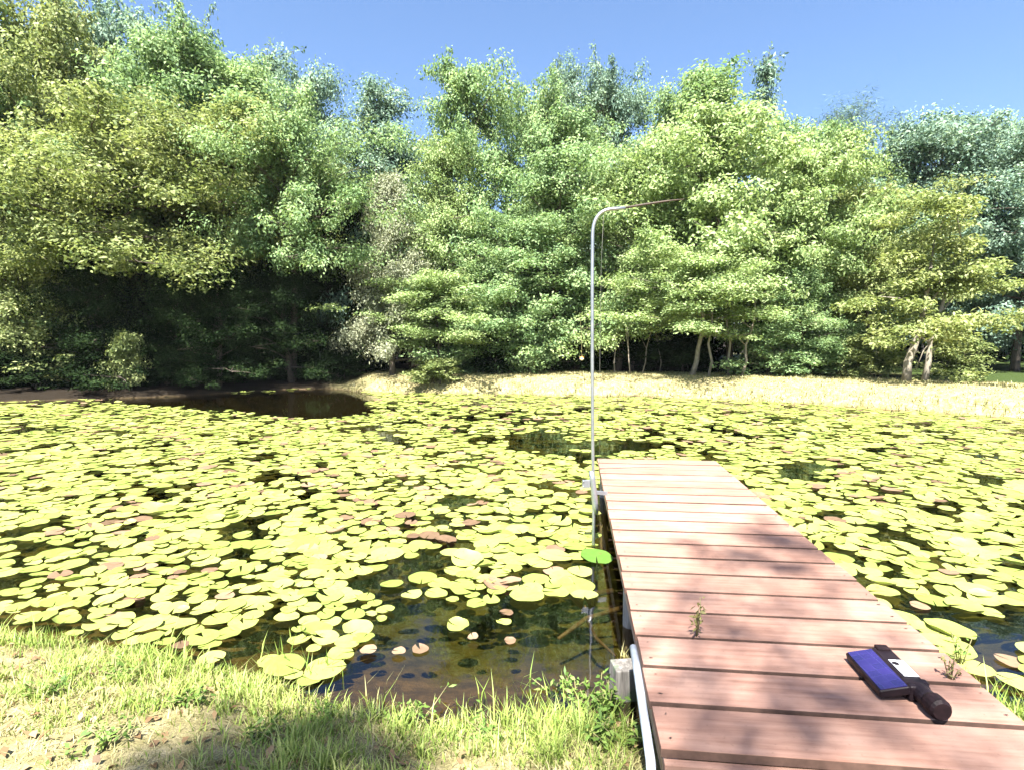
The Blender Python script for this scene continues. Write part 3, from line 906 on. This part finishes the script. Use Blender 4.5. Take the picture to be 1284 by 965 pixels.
# ------------------------------------------------------------------ lily pads
def pad_mesh(seed, r=1.0, curl=.0, notch=.16, wave=.03):
    g = random.Random(seed)
    vs, fs = [(0, 0, 0)], []
    n = 26
    a0 = notch
    ph = g.uniform(0, 6)
    rings = (.35, .72, 1.0)
    for q in rings:
        for i in range(n + 1):
            a = a0 + (2 * math.pi - 2 * a0) * i / n
            rr = q * r * (1 + .035 * math.sin(3 * a + ph) + .02 * math.sin(7 * a + ph))
            if i in (0, n): rr *= 1.0 + .03 * q
            z = wave * q * q * math.sin(2 * a + ph) + .5 * wave * q * q * math.sin(5 * a + 2 * ph) + curl * q ** 4 * (.5 + .5 * math.sin(a + ph))
            vs.append((rr * math.cos(a), rr * math.sin(a), z))
    m_ = n + 1
    for i in range(n):
        fs.append((0, 1 + i, 2 + i))
        for k in range(2):
            b0 = 1 + k * m_
            fs.append((b0 + i, b0 + m_ + i, b0 + m_ + i + 1, b0 + i + 1))
    return np.array(vs), fs


def pad_mat(name, c1, c2, c3, tr=.15):
    m, nt = new_mat(name)
    geo = N(nt, 'ShaderNodeNewGeometry'); oi = N(nt, 'ShaderNodeObjectInfo'); tc = N(nt, 'ShaderNodeTexCoord')
    nz = noise_tex(nt, 2.5, 4, .6, geo.outputs['Position'])
    nf = noise_tex(nt, 24, 3, .6, geo.outputs['Position'])
    s = N(nt, 'ShaderNodeMath', operation='ADD'); nt.links.new(oi.outputs['Random'], s.inputs[0]); nt.links.new(geo.outputs['Random Per Island'], s.inputs[1])
    fr_ = N(nt, 'ShaderNodeMath', operation='FRACT'); nt.links.new(s.outputs[0], fr_.inputs[0])
    a = N(nt, 'ShaderNodeMath', operation='MULTIPLY_ADD'); nt.links.new(fr_.outputs[0], a.inputs[0]); a.inputs[1].default_value = .6
    b = N(nt, 'ShaderNodeMath', operation='MULTIPLY_ADD'); nt.links.new(nf, b.inputs[0]); b.inputs[1].default_value = .5; b.inputs[2].default_value = -.08
    nt.links.new(b.outputs[0], a.inputs[2])
    c = ramp(nt, a.outputs[0], [(.12, c1), (.5, c2), (.9, c3)])
    sp = noise_tex(nt, 11, 5, .7, geo.outputs['Position'])
    c = mixc(nt, ramp(nt, sp, [(.60, (0, 0, 0)), (.72, (.75, .75, .75))]), c, (.11, .085, .035))
    p = N(nt, 'ShaderNodeBsdfPrincipled'); p.inputs['Roughness'].default_value = .5; p.inputs['Specular IOR Level'].default_value = .3
    nt.links.new(c, p.inputs['Base Color'])
    t = N(nt, 'ShaderNodeBsdfTranslucent'); nt.links.new(c, t.inputs['Color'])
    mx = N(nt, 'ShaderNodeMixShader'); mx.inputs[0].default_value = tr
    nt.links.new(p.outputs[0], mx.inputs[1]); nt.links.new(t.outputs[0], mx.inputs[2]); out(nt, mx.outputs[0])
    return m


M['pad'] = pad_mat('yellow green lily pad', (.15, .20, .042), (.25, .29, .068), (.34, .35, .11))
M['pad_faded'] = pad_mat('faded brownish lily pad', (.10, .064, .038), (.18, .115, .072), (.26, .19, .12))
M['pad_green'] = pad_mat('fresh green lily pad', (.07, .15, .025), (.10, .19, .035), (.13, .22, .05))

g = np.random.default_rng(21)


def gaps(px, py):
    """openness 0..1 of the lily cover by places seen on the water"""
    o = 0.0
    for (cx, cy, rx, ry, s) in ((690, 795, 118, 80, 1.15), (500, 830, 110, 46, 1.0), (600, 850, 150, 60, 1.2), (715, 868, 90, 40, 1.3), (385, 505, 75, 18, 1.1), (420, 498, 60, 12, 1.2), (625, 545, 75, 28, .75), (700, 560, 60, 22, .8), (560, 510, 90, 14, .65), (480, 532, 80, 16, .5), (690, 522, 70, 12, .5), (1040, 545, 100, 10, .5),
                                (1185, 752, 70, 30, .55), (1235, 785, 80, 30, .5), (1230, 850, 80, 40, .6), (1130, 790, 40, 30, .5), (1005, 590, 55, 18, 1.0), (900, 545, 120, 10, .5), (820, 560, 90, 10, .9), (290, 503, 120, 15, .84), (120, 502, 170, 11, .88), (330, 500, 60, 9, .5), (300, 522, 120, 12, .5), (400, 515, 80, 10, .9),
                                (770, 560, 40, 12, .5), (760, 660, 14, 26, .7), (380, 640, 40, 25, .55), (560, 640, 40, 30, .4), (200, 660, 40, 14, .4), (345, 790, 60, 22, .7), (250, 800, 60, 16, .6), (1060, 690, 40, 20, .4), (1100, 625, 60, 10, .4)):
        q = ((px - cx) / rx) ** 2 + ((py - cy) / ry) ** 2
        o += s * np.exp(-q * q * 1.2)
    return o


def to_px(x, y, z=0.):
    c, s = math.cos(PITCH), math.sin(PITCH)
    dz = z - CAM_Z
    f = y * c - dz * s; up = y * s + dz * c
    return W_PX / 2 + F_PX * x / f, H_PX / 2 - F_PX * up / f


# dart throwing on a hash grid
cand = 170000
cx_ = g.uniform(-20, 15, cand); cy_ = g.uniform(2.7, 21.9, cand)
sdv = pond_sd(cx_, cy_)
ppx, ppy = to_px(cx_, cy_)
op = gaps(ppx, ppy)
cl = wob(cx_, cy_, 1.15, .4) * .5 + wob(cx_, cy_, .45, 2.2) * .5
edge = np.clip((-sdv - .06) / .25, 0, 1)
loc = np.stack([cx_ - A.x, cy_ - A.y], 1)
lx = loc @ np.array([v.x, v.y]); ly = loc @ np.array([u.x, u.y])
under = (lx > -.13) & (lx < WID + .10) & (ly > -1) & (ly < LEN + .12)
inview = (ppx > -260) & (ppx < 1560) & (ppy < 1000)
fw = g.normal(0, 1, (40, 2)); fw = fw / np.linalg.norm(fw, axis=1, keepdims=True) * (2 * math.pi / g.uniform(.7, 2.2, 40))[:, None]
fph = g.uniform(0, 6.28, 40)
fn = np.zeros(cand)
for q_ in range(40): fn += np.sin(cx_ * fw[q_, 0] + cy_ * fw[q_, 1] + fph[q_])
fn /= math.sqrt(20)
holes = sstep(.50, .85, fn)
prob = (1 - .92 * holes) * (1.22 - .62 * np.clip(cl + .05, 0, 1) * 1.2 - .75 * np.clip((585 - ppy) / 40, 0, 1) * (wob(cx_ * .7, cy_ * 1.2, .8, 4.1) > .10)) * np.clip(1 - op, 0, 1) * edge
ok = (g.uniform(0, 1, cand) < prob) & (sdv < -.08) & ~under & inview
rad = np.clip(g.normal(.096, .025, cand), .045, .15)
rad *= 1 - .22 * np.clip((ppy - 690) / 60, 0, 1) * (ppx < 600)
grid = {}
chosen = []
for i in np.nonzero(ok)[0]:
    x, y, r = cx_[i], cy_[i], rad[i]
    gx_, gy_ = int(x // .4), int(y // .4)
    good = True
    for a in (-1, 0, 1):
        for b_ in (-1, 0, 1):
            for (x2, y2, r2) in grid.get((gx_ + a, gy_ + b_), ()):
                if (x - x2) ** 2 + (y - y2) ** 2 < (.62 * (r + r2)) ** 2:
                    good = False; break
            if not good: break
        if not good: break
    if good:
        grid.setdefault((gx_, gy_), []).append((x, y, r)); chosen.append(i)
chosen = np.array(chosen)
vis = (ppx[chosen] > -25) & (ppx[chosen] < 1310) & (ppy[chosen] < 900)
print('pads', len(chosen), vis.sum())
area = (rad[chosen] ** 2) * 1.9 / (cy_[chosen] ** 3)
area[~vis] = 0
order = np.argsort(-area)
chosen = chosen[order]
protos = []
for s_ in range(10):
    vs, fs = pad_mesh(s_, 1.0, (0, .03, .10, 0, .22, .03, .06, 0, .05, .35)[s_], (.05, .1, .16, .08, .22, .06, .12, .05, .3, .1)[s_], (.02, .03, .05, .02, .04, .03, .06, .02, .03, .06)[s_])
    protos.append((vs, fs))
pad_meshes = []
for s_, (vs, fs) in enumerate(protos):
    me = bpy.data.meshes.new('lily_pad'); me.from_pydata([tuple(x) for x in vs], [], fs)
    me.polygons.foreach_set('use_smooth', [True] * len(me.polygons)); me.materials.append(M['pad']); pad_meshes.append(me)


def lily(x, y, r, mat, label, group, rz=None, proto=None, z=None, tilt=.03, name='lily_pad', cat='lily pad'):
    k = random.randrange(10) if proto is None else proto
    o = bpy.data.objects.new(name, pad_meshes[k]); col.objects.link(o)
    o.location = (x, y, (random.uniform(.006, .030) if z is None else z))
    o.rotation_euler = (random.gauss(0, tilt), random.gauss(0, tilt), random.uniform(0, 6.28) if rz is None else rz)
    o.scale = (r, r * random.uniform(.92, 1.04), r)
    o.material_slots[0].link = 'OBJECT'; o.material_slots[0].material = mat
    tag(o, label, cat, group)
    return o


# single pads the photo picks out
W_ = lambda a, b: at_z(a, b, .015)
q = W_(661, 746); lily(q.x, q.y, .135, M['pad'], 'lone yellow heart shaped lily pad nearest the open water by the dock', 'lily pads left of the dock', rz=1.35, proto=8, tilt=.02)
q = W_(622, 733); lily(q.x, q.y, .105, M['pad_faded'], 'pinkish brown lily pad, left one of an overlapping pair', 'faded lily pads left of the dock', proto=4, tilt=.05)
q = W_(640, 730); lily(q.x, q.y, .085, M['pad_faded'], 'small pinkish brown lily pad, right one of an overlapping pair', 'faded lily pads left of the dock', proto=2, z=.034, tilt=.08)
q = W_(752, 697); lily(q.x - .03, q.y, .15, M['pad_green'], 'big fresh green lily pad tucked against the left side of the dock', 'lily pads left of the dock', proto=5, tilt=.04)
q = W_(632, 781); lily(q.x, q.y, .052, M['pad'], 'tiny yellow lily pad alone in the brown open water', 'lily pads left of the dock', proto=2)
q = W_(635, 766); lily(q.x, q.y, .048, M['pad_faded'], 'tiny faded lily pad just behind the tiny yellow one', 'faded lily pads left of the dock', proto=4)
q = W_(640, 802); lily(q.x, q.y, .036, M['pad_faded'], 'tiny curled pink lily pad nearest the grass by the dock', 'faded lily pads left of the dock', proto=9)
q = W_(593, 800); lily(q.x, q.y, .036, M['pad_faded'], 'tiny withered pink lily pad in the middle of the brown water', 'faded lily pads left of the dock', proto=9)
q = W_(462, 816); lily(q.x, q.y, .05, M['pad_faded'], 'small pink lily pad, leftmost of three in the blue reflection', 'faded lily pads left of the dock', proto=6)
q = W_(500, 817); lily(q.x, q.y, .042, M['pad_faded'], 'small pink lily pad, middle one of three in the blue reflection', 'faded lily pads left of the dock', proto=6)
q = W_(527, 812); lily(q.x, q.y, .05, M['pad_faded'], 'small pink lily pad, rightmost of three in the blue reflection', 'faded lily pads left of the dock', proto=4)

NIND = 288
fadef = lambda i: (wob(cx_[i] * 1.3, cy_[i] * 1.3, .8, 5) > .25 and random.random() < .14) or random.random() < .03
for n_, i in enumerate(chosen[:NIND]):
    left = ppx[i] < 760
    fd = fadef(i)
    if fd:
        lab = 'faded brownish lily pad among the green ones left of the dock' if left else 'faded brownish lily pad among the green ones right of the dock'
        grp = 'faded lily pads left of the dock' if left else 'faded lily pads right of the dock'
    else:
        lab = 'yellow green lily pad in the crowded cover left of the dock' if left else 'yellow green lily pad in the crowded cover right of the dock'
        grp = 'lily pads left of the dock' if left else 'lily pads right of the dock'
    lily(cx_[i], cy_[i], rad[i] * (.85 if fd else 1), M['pad_faded'] if fd else M['pad'], lab, grp, tilt=.028 if not fd else .06)
# the rest: one sheet of cover
V, Lp, S, MI = [], [], [], []
off = 0
for i in chosen[NIND:]:
    k = random.randrange(10)
    vs, fs = protos[k]
    a = random.uniform(0, 6.28); r = rad[i]
    tx, ty = random.gauss(0, .035), random.gauss(0, .035)
    c_, s_ = math.cos(a), math.sin(a)
    x = (vs[:, 0] * c_ - vs[:, 1] * s_) * r; y = (vs[:, 0] * s_ + vs[:, 1] * c_) * r
    z = vs[:, 2] * r + x * tx + y * ty + random.uniform(.008, .030)
    V.append(np.stack([x + cx_[i], y + cy_[i], z], 1))
    fd = fadef(i)
    for f in fs:
        Lp += [j + off for j in f]; S.append(len(f)); MI.append(1 if fd else 0)
    off += len(vs)
me = np_mesh('lily cover', np.concatenate(V), Lp, S, smooth=True)
me.materials.append(M['pad']); me.materials.append(M['pad_faded'])
me.polygons.foreach_set('material_index', np.array(MI, dtype=np.int32))
o = link('lily_pad_cover', me)
tag(o, 'yellow green cover of small lily pads stretching to the far bank', 'lily pads', kind='stuff')

# ------------------------------------------------------------------ sunken branches
M['wet_wood'] = simple_mat('wet brown wood', (.045, .032, .02), (.11, .08, .05), 10, .6)
b = MB()
P_ = lambda a, b_, z: at_z(a, b_, z)
b.tube([P_(693, 712, -.02), P_(700, 728, -.03), P_(712, 742, -.05), P_(735, 746, -.08), P_(768, 740, -.10)], [.012, .022, .03, .028, .02], 9)
b.tube([P_(712, 742, -.05), P_(730, 760, -.09), P_(770, 764, -.12)], [.02, .018, .012], 8)
o = link('sunken_branch', b.mesh('sunken_branch', smooth=True), M['wet_wood'])
tag(o, 'brown forked branch lying under the water close to the dock', 'branch')
b = MB().tube([P_(700, 800, -.06), P_(735, 775, -.08), P_(785, 760, -.1)], [.012, .018, .02], 8)
b.tube([P_(735, 775, -.08), P_(748, 800, -.06), P_(772, 822, -.05)], [.012, .012, .008], 8)
o = link('sunken_branch', b.mesh('sunken_branch', smooth=True), M['wet_wood'])
tag(o, 'thin sunken branch nearest the grey post in the brown shallows', 'branch')

# ------------------------------------------------------------------ grass
def grass_mat(name, c1, c2, c3, tr=.3):
    return leaf_mat(name, c1, c2, c3, tr, .5, .3, clump=1.3)


M['grass'] = grass_mat('green grass blades', (.10, .165, .028), (.22, .30, .058), (.42, .44, .15))
M['straw'] = grass_mat('dry straw blades', (.18, .165, .06), (.31, .29, .125), (.45, .42, .22), .25)


def blades(name, x, y, z, h, w, lean, g):
    n = len(x)
    a = g.uniform(0, 6.28, n)
    dx, dy = np.cos(a), np.sin(a)
    l = lean * g.uniform(.2, 1.2, n) * h
    b0 = np.stack([x, y, z - .015], 1)
    s = np.stack([-dy, dx, np.zeros(n)], 1) * (w / 2)[:, None]
    mid = b0 + np.stack([dx * l * .35, dy * l * .35, h * .6], 1)
    tip = b0 + np.stack([dx * l, dy * l, h * g.uniform(.8, 1.0, n)], 1)
    v_ = np.stack([b0 - s, b0 + s, mid + s * .7, mid - s * .7, tip], 1)
    base = np.arange(n)[:, None] * 5
    lo = np.concatenate([base + np.array([0, 1, 2, 3]), base + np.array([3, 2, 4])], 1)
    return np_mesh(name, v_, lo, np.tile([4, 3], n))


g = np.random.default_rng(44)


def near_grass(n, thin):
    x = g.uniform(-4.6, 4.2, n); y = g.uniform(1.3, 4.2, n)
    nt_ = n // 55                       # part of the blades stand in tufts
    tx_ = g.uniform(-4.6, 4.2, nt_); ty_ = g.uniform(1.3, 4.2, nt_)
    hm = int(n * .62); ti = g.integers(0, nt_, hm); sp_ = g.uniform(.012, .06, nt_)[ti]
    x[:hm] = tx_[ti] + g.normal(0, 1, hm) * sp_; y[:hm] = ty_[ti] + g.normal(0, 1, hm) * sp_
    d = pond_sd(x, y)
    pxx, pyy = to_px(x, y, .25)
    l = np.stack([x - A.x, y - A.y], 1); lx_ = l @ np.array([v.x, v.y]); ly_ = l @ np.array([u.x, u.y])
    und = (lx_ > -.05) & (lx_ < WID + .02) & (ly_ > -.06)
    patch = wob(x, y, 1.5, .7) * .6 + wob(x, y, 3.1, 1.9) * .4
    lush = np.exp(-(((pxx - 340) / 120) ** 2 + ((pyy - 935) / 45) ** 2)) + .9 * np.exp(-(((pxx - 730) / 90) ** 2 + ((pyy - 900) / 60) ** 2)) + np.exp(-((d - .12) / .22) ** 2) * .8
    lush += .6 * np.exp(-(((pxx - 100) / 160) ** 2 + ((pyy - 850) / 40) ** 2))
    bare = np.exp(-(((pxx - 580) / 110) ** 2 + ((pyy - 935) / 30) ** 2)) + np.exp(-(((pxx - 170) / 140) ** 2 + ((pyy - 905) / 25) ** 2)) + .8 * np.exp(-(((pxx - 60) / 80) ** 2 + ((pyy - 945) / 30) ** 2))
    val = .34 + .62 * patch + lush * .9 - .5 * bare
    k_ = (d > -.06) & ~und & (g.uniform(0, 1, n) < np.clip(val, .05 if not thin else .25, 1))
    return x[k_], y[k_], d[k_], np.clip(lush, 0, 1.2)[k_]


x, y, d, lush = near_grass(120000, False)
z = np.maximum(ground_h(x, y), -.02)
h = g.uniform(.02, .07, len(x)) * (1 + .9 * lush) * (1 + .45 * wob(x, y, 2.7, 3))
tall = g.uniform(0, 1, len(x)) < .02 + .05 * np.exp(-(d / .12) ** 2)
h = np.where(tall, h * 1.9, h)
me1 = blades('grass', x, y, z, h, g.uniform(.004, .009, len(x)), .8, g)
o = link('grass', me1, M['grass'])
tag(o, 'short green grass growing on the near bank', 'grass', kind='stuff')
x, y, d, lush = near_grass(120000, True)
z = np.maximum(ground_h(x, y), -.02)
me2 = blades('dry grass', x, y, z, g.uniform(.015, .06, len(x)), g.uniform(.003, .006, len(x)), 1.8, g)
o = link('dry_grass', me2, M['straw'])
tag(o, 'pale dried grass matted over the near bank', 'grass', kind='stuff')

# pale grass on the far bank
n = 110000
x = g.uniform(-9, 17.5, n); y = g.uniform(11.5, 25.5, n)
d = pond_sd(x, y)
stp = np.where(x > -6, 4.2 - 1.0 * sstep(2, -6, x), .9)
k_ = (d > -.05) & (d < stp + .5 * wob(x, y, .8)) & (x > -5.2 + g.uniform(-1, 1, n)) & (g.uniform(0, 1, n) < .75 + .3 * wob(x, y, .7, 3))
x, y, d = x[k_], y[k_], d[k_]
z = np.maximum(ground_h(x, y), 0)
hh = .62 * g.uniform(.03, .15, len(x)) * (1 + .7 * wob(x, y, 1.9, 2)) * (1 + .8 * np.exp(-((d - .2) / .35) ** 2))
me3 = blades('bank grass', x, y, z, hh, g.uniform(.012, .028, len(x)), 1.0, g)
n = 60000
x = g.uniform(-6, 16, n); y = g.uniform(11.5, 22, n)
d = pond_sd(x, y); cn = wob(x, y, 2.3, 1.1) * .6 + wob(x, y, 5.1, .3) * .4
k_ = (d > -.10) & (d < .45) & (cn > .02 + .5 * np.clip(d, 0, .4))
x, y, d = x[k_], y[k_], d[k_]
me4 = blades('waterline grass', x, y, np.maximum(ground_h(x, y), -.02), g.uniform(.05, .20, len(x)), g.uniform(.010, .022, len(x)), .7, g)
o = link('waterline_grass', me4, grass_mat('mixed green waterline grass', (.05, .075, .02), (.13, .15, .045), (.26, .24, .11)))
tag(o, 'patchy greener grass where the far bank meets the water', 'grass', kind='stuff')
M['bank_straw'] = grass_mat('sun bleached bank grass', (.13, .15, .045), (.27, .27, .12), (.42, .39, .23), .25)
o = link('bank_grass', me3, M['bank_straw'])
tag(o, 'sun bleached pale grass along the far bank', 'grass', kind='stuff')


# ------------------------------------------------------------------ weeds
def weed(name, label, base, hgt, n_st, n_lf, leaf, mat, spread, seed, group='leafy weeds by the dock', cat='weed'):
    g = np.random.default_rng(seed)
    e = empty(name, base); tag(e, label, cat, group)
    sb = MB(); ps = []; 
    for s_ in range(n_st):
        tip = Vector((g.normal(0, spread), g.normal(0, spread), hgt * g.uniform(.6, 1.05)))
        midp = tip * .5 + Vector((g.normal(0, spread * .25), g.normal(0, spread * .25), hgt * .08))
        sb.tube([(0, 0, -.03), midp, tip], [.0035, .0028, .0015], 5)
        for q in g.uniform(.25, 1, n_lf):
            pnt = (midp * (q * 2) if q < .5 else midp + (tip - midp) * (q * 2 - 1))
            ps.append(np.array(pnt) + g.normal(0, leaf * .25, 3))
    ps = np.array(ps)
    link('stem', sb.mesh('stem', smooth=True), M['stem'], e)
    link('leaves', leaves_mesh('leaves', ps, g.normal(0, .45, ps.shape) + np.array([0, 0, .8]), leaf, leaf * .45, g, .2), mat, e)
    return e


M['weed'] = leaf_mat('weed leaves', (.05, .10, .02), (.12, .20, .04), (.26, .32, .09), .3)
M['weed_olive'] = leaf_mat('olive weed leaves', (.09, .09, .03), (.18, .17, .06), (.28, .26, .11), .3)


def gz(px, py, guess=.15):
    p_ = at_z(px, py, guess)
    for _ in range(4): p_ = at_z(px, py, float(ground_h(p_.x, p_.y)))
    return p_


WEEDS = [(772, 905, .22, 10, 16, .045, 'broad leafed weed growing against the grey post'), (735, 900, .22, 10, 14, .04, 'bushy green weed a step left of the grey post'),
         (700, 885, .18, 8, 12, .04, 'green weed at the water edge farthest left of the post'), (752, 940, .16, 8, 12, .04, 'low green weed in front of the grey post'),
         (795, 935, .14, 6, 10, .045, 'small weed with long leaves at the foot of the grey post')]
for i, (a, b_, h_, ns, nl, lf, lb) in enumerate(WEEDS):
    weed('leafy_weed', lb, gz(a, b_), h_, ns, nl, lf, M['weed'], .07, 200 + i)
q = at_z(873, 797, DZ)
weed('deck_weed', 'wispy olive weed growing up through a gap in the middle of the dock', (q.x, q.y, DZ), .20, 4, 10, .030, M['weed_olive'], .028, 301, 'weeds on the dock')
q = at_z(1192, 851, DZ)
weed('deck_weed', 'small olive weed at the right edge of the dock beside the lamp', (q.x, q.y, DZ), .12, 5, 8, .022, M['weed_olive'], .025, 302, 'weeds on the dock')
q = at_z(1188, 812, .12)
weed('deck_weed', 'green sprig standing in the water at the right side of the dock', (q.x + .08, q.y, .0), .20, 4, 7, .035, M['weed'], .04, 303, 'weeds on the dock')


CLOVER = [(60, 870, 'flat leafy weed in the grass nearest the left edge'), (150, 850, 'flat leafy weed left of the long grass blades'), (240, 880, 'flat leafy weed at the left tip of the shade patch'), (330, 925, 'leafy weed in the middle of the shade patch'),
          (405, 905, 'leafy weed at the right end of the shade patch'), (520, 905, 'flat leafy weed in the sunny grass below the blue reflection'), (610, 925, 'flat leafy weed in the bare ground left of the green weeds'), (130, 935, 'flat leafy weed in the pale ground at the lower left corner')]
for i, (a, b_, lb) in enumerate(CLOVER):
    weed('ground_weed', lb, gz(a, b_), .07, 12, 8, .034, M['weed'], .075, 260 + i, 'low weeds on the near bank')
n = 900
lx0 = g.uniform(-4.2, 1.2, n); ly0 = g.uniform(1.5, 3.4, n)
kp = pond_sd(lx0, ly0) > .1
lx0, ly0 = lx0[kp], ly0[kp]
lit = leaves_mesh('leaf litter', np.stack([lx0, ly0, ground_h(lx0, ly0) + .012], 1), g.normal(0, .35, (len(lx0), 3)) + np.array([0, 0, 1.]), .055, .03, g, 0)
o = link('leaf_litter', lit, leaf_mat('dead leaves', (.10, .06, .03), (.22, .14, .07), (.36, .26, .15), .1))
tag(o, 'brown dead leaves scattered on the near bank', 'leaf litter', kind='stuff')


def reeds(name, label, pts, hgt, n, seed, mat, spread=.05, w=.009, group='grass stalks at the water edge'):
    g = np.random.default_rng(seed)
    c = np.array(pts)
    x = c[0] + g.normal(0, spread, n); y = c[1] + g.normal(0, spread, n)
    me = blades(name, x - c[0], y - c[1], np.full(n, -.02), hgt * g.uniform(.5, 1.1, n), np.full(n, w), .55, g)
    o = link(name, me, mat); o.location = (c[0], c[1], max(-.05, float(ground_h(c[0], c[1]))))
    tag(o, label, 'grass tuft', group)


for i, (a, b_, hh, lb) in enumerate([(1245, 868, .30, 'upright pale grass tuft in the water right of the dock'), (1268, 888, .26, 'bright grass tuft at the right edge beside the dock'),
                                     (345, 815, .22, 'tuft of long grass blades leaning over the pads at left of the near bank'), (395, 830, .24, 'tall grass tuft on the near bank below the dense pads'),
                                     (470, 860, .24, 'thin dry stalks at the left side of the blue reflection'), (600, 868, .20, 'bright grass tuft at the water edge below the brown water'),
                                     (665, 862, .22, 'tall green grass tuft where the bank meets the brown water'), (783, 815, .16, 'pale grass stalks between the grey post and the dock')]):
    q = at_z(a, b_, .05)
    reeds('grass_tuft', lb, (q.x, q.y), hh, 26 if i != 4 else 9, 400 + i, M['straw'] if i in (4, 7) else M['grass'], .06 if i not in (7,) else .02)

# ------------------------------------------------------------------ overhanging tree behind the camera (its shade dapples the dock)
SUN = Vector((-.10, -.49, .865)).normalized()
g = np.random.default_rng(77)
spots = [(960, 672, .28, 2.6), (890, 690, .15, 2.4), (1005, 690, .15, 2.2), (840, 770, .22, .7), (940, 745, .22, .7), (1010, 760, .25, .8), (1060, 730, .16, .7), (890, 790, .18, .8), (1000, 800, .22, .8), (900, 845, .25, .7),
         (1030, 850, .22, .8), (960, 890, .20, .7), (870, 905, .20, .8), (1090, 905, .22, .8), (1200, 880, .2, .8), (1120, 935, .25, .8), (950, 940, .2, .7), (1240, 930, .22, .8), (1000, 930, .15, .7), (1130, 800, .16, .7), (850, 860, .15, .6),
         (310, 945, .26, 1.6), (400, 930, .22, 1.6), (340, 980, .3, 1.6), (450, 912, .14, 1.6), (250, 945, .18, 1.6), (350, 915, .18, 1.6)]
tree_o = empty('overhanging_tree', (-4.0, -7.0, float(ground_h(-4.0, -7.0))))
ob = tree_o.location
wood = MB(); wood.tube([(0, 0, -.4), (.1, .1, 2.5), (.3, .3, 5), (.6, .5, 8), (1.2, 1.2, 13)], [.34, .26, .22, .16, .06], 12)
P3, NR = [], []
for (a, b_, r, dn) in spots:
    zt = DZ if a > 820 else .25
    tgt = at_z(a, b_, zt)
    hgt = g.uniform(9.5, 12.5)
    c = tgt + SUN * ((hgt - zt) / SUN.z)
    cl_ = Vector(c) - ob
    s0 = Vector((.5, .4, 7.))
    midp = (s0 + cl_) / 2 + Vector((g.normal(0, .2), g.normal(0, .2), .3))
    wood.tube([s0, midp, cl_], [.05, .03, .006], 5)
    n = int((72 if a > 820 else 180) * dn * (r / .22) ** 2)
    o_ = g.normal(0, 1, (n, 3)); o_ = unit(o_) * g.uniform(0, 1, (n, 1)) ** .5 * np.array([r * 1.25, r * 1.25, r * .6])
    # break up into sprays
    sp = g.normal(0, r * (.85 if a > 820 else 1.0), (9, 3)); o_ = o_ * .55 + sp[g.integers(0, 9, n)]
    P3.append(np.array(cl_) + o_); NR.append(g.normal(0, .5, (n, 3)) + np.array([0, 0, .8]))
P3 = np.concatenate(P3); NR = np.concatenate(NR)
link('trunk', wood.mesh('trunk', smooth=True), M['bark'], tree_o)
link('crown', leaves_mesh('crown', P3, NR, .10, .055, g, .3), M['leaf_green'], tree_o)
tag(tree_o, 'tall tree on the near bank whose branches shade the dock', 'tree')

# ------------------------------------------------------------------ summer haze over the pond
hb = MB(); hb.box((0, 150, 9.5), (1, 0, 0), (0, 1, 0), UP, 180, 170, 11.5)
m, nt = new_mat('haze')
pv = N(nt, 'ShaderNodeVolumePrincipled'); pv.inputs['Color'].default_value = (.86, .93, 1, 1); pv.inputs['Density'].default_value = HAZE
pv.inputs['Anisotropy'].default_value = .1
oo = nt.nodes.new('ShaderNodeOutputMaterial'); nt.links.new(pv.outputs[0], oo.inputs['Volume'])
ho = link('haze', hb.mesh('haze'), m); tag(ho, 'thin bright summer haze in the air', 'haze', kind='stuff')

# ------------------------------------------------------------------ light
world = bpy.data.worlds.new('World'); sc.world = world; world.use_nodes = True
nt = world.node_tree
bg = nt.nodes['Background']
sky = nt.nodes.new('ShaderNodeTexSky'); sky.sky_type = 'NISHITA'; sky.sun_disc = False
el = math.asin(SUN.z)
sky.sun_elevation = el
sky.sun_rotation = math.atan2(SUN.x, SUN.y)
sky.air_density = 1.0; sky.dust_density = 2.2; sky.ozone_density = 6.5; sky.altitude = 0
nt.links.new(sky.outputs[0], bg.inputs['Color'])
bg.inputs['Strength'].default_value = .055
sl = bpy.data.lights.new('sun', 'SUN'); sl.energy = 5.0; sl.angle = R_(.8); sl.color = (1.0, .955, .87)
so = bpy.data.objects.new('sun', sl); col.objects.link(so)
so.rotation_euler = (-SUN).to_track_quat('-Z', 'Y').to_euler()
so.location = (0, 0, 30)

sc.view_settings.view_transform = 'Standard'
sc.view_settings.look = 'None'
sc.view_settings.exposure = 2.45
sc.view_settings.gamma = 1.0
sc.view_settings.use_curve_mapping = False
cy = sc.cycles
cy.max_bounces = 8; cy.diffuse_bounces = 3; cy.glossy_bounces = 3; cy.transmission_bounces = 4; cy.transparent_max_bounces = 12
cy.caustics_reflective = False; cy.caustics_refractive = False
cy.use_denoising = True
cy.sample_clamp_indirect = 6
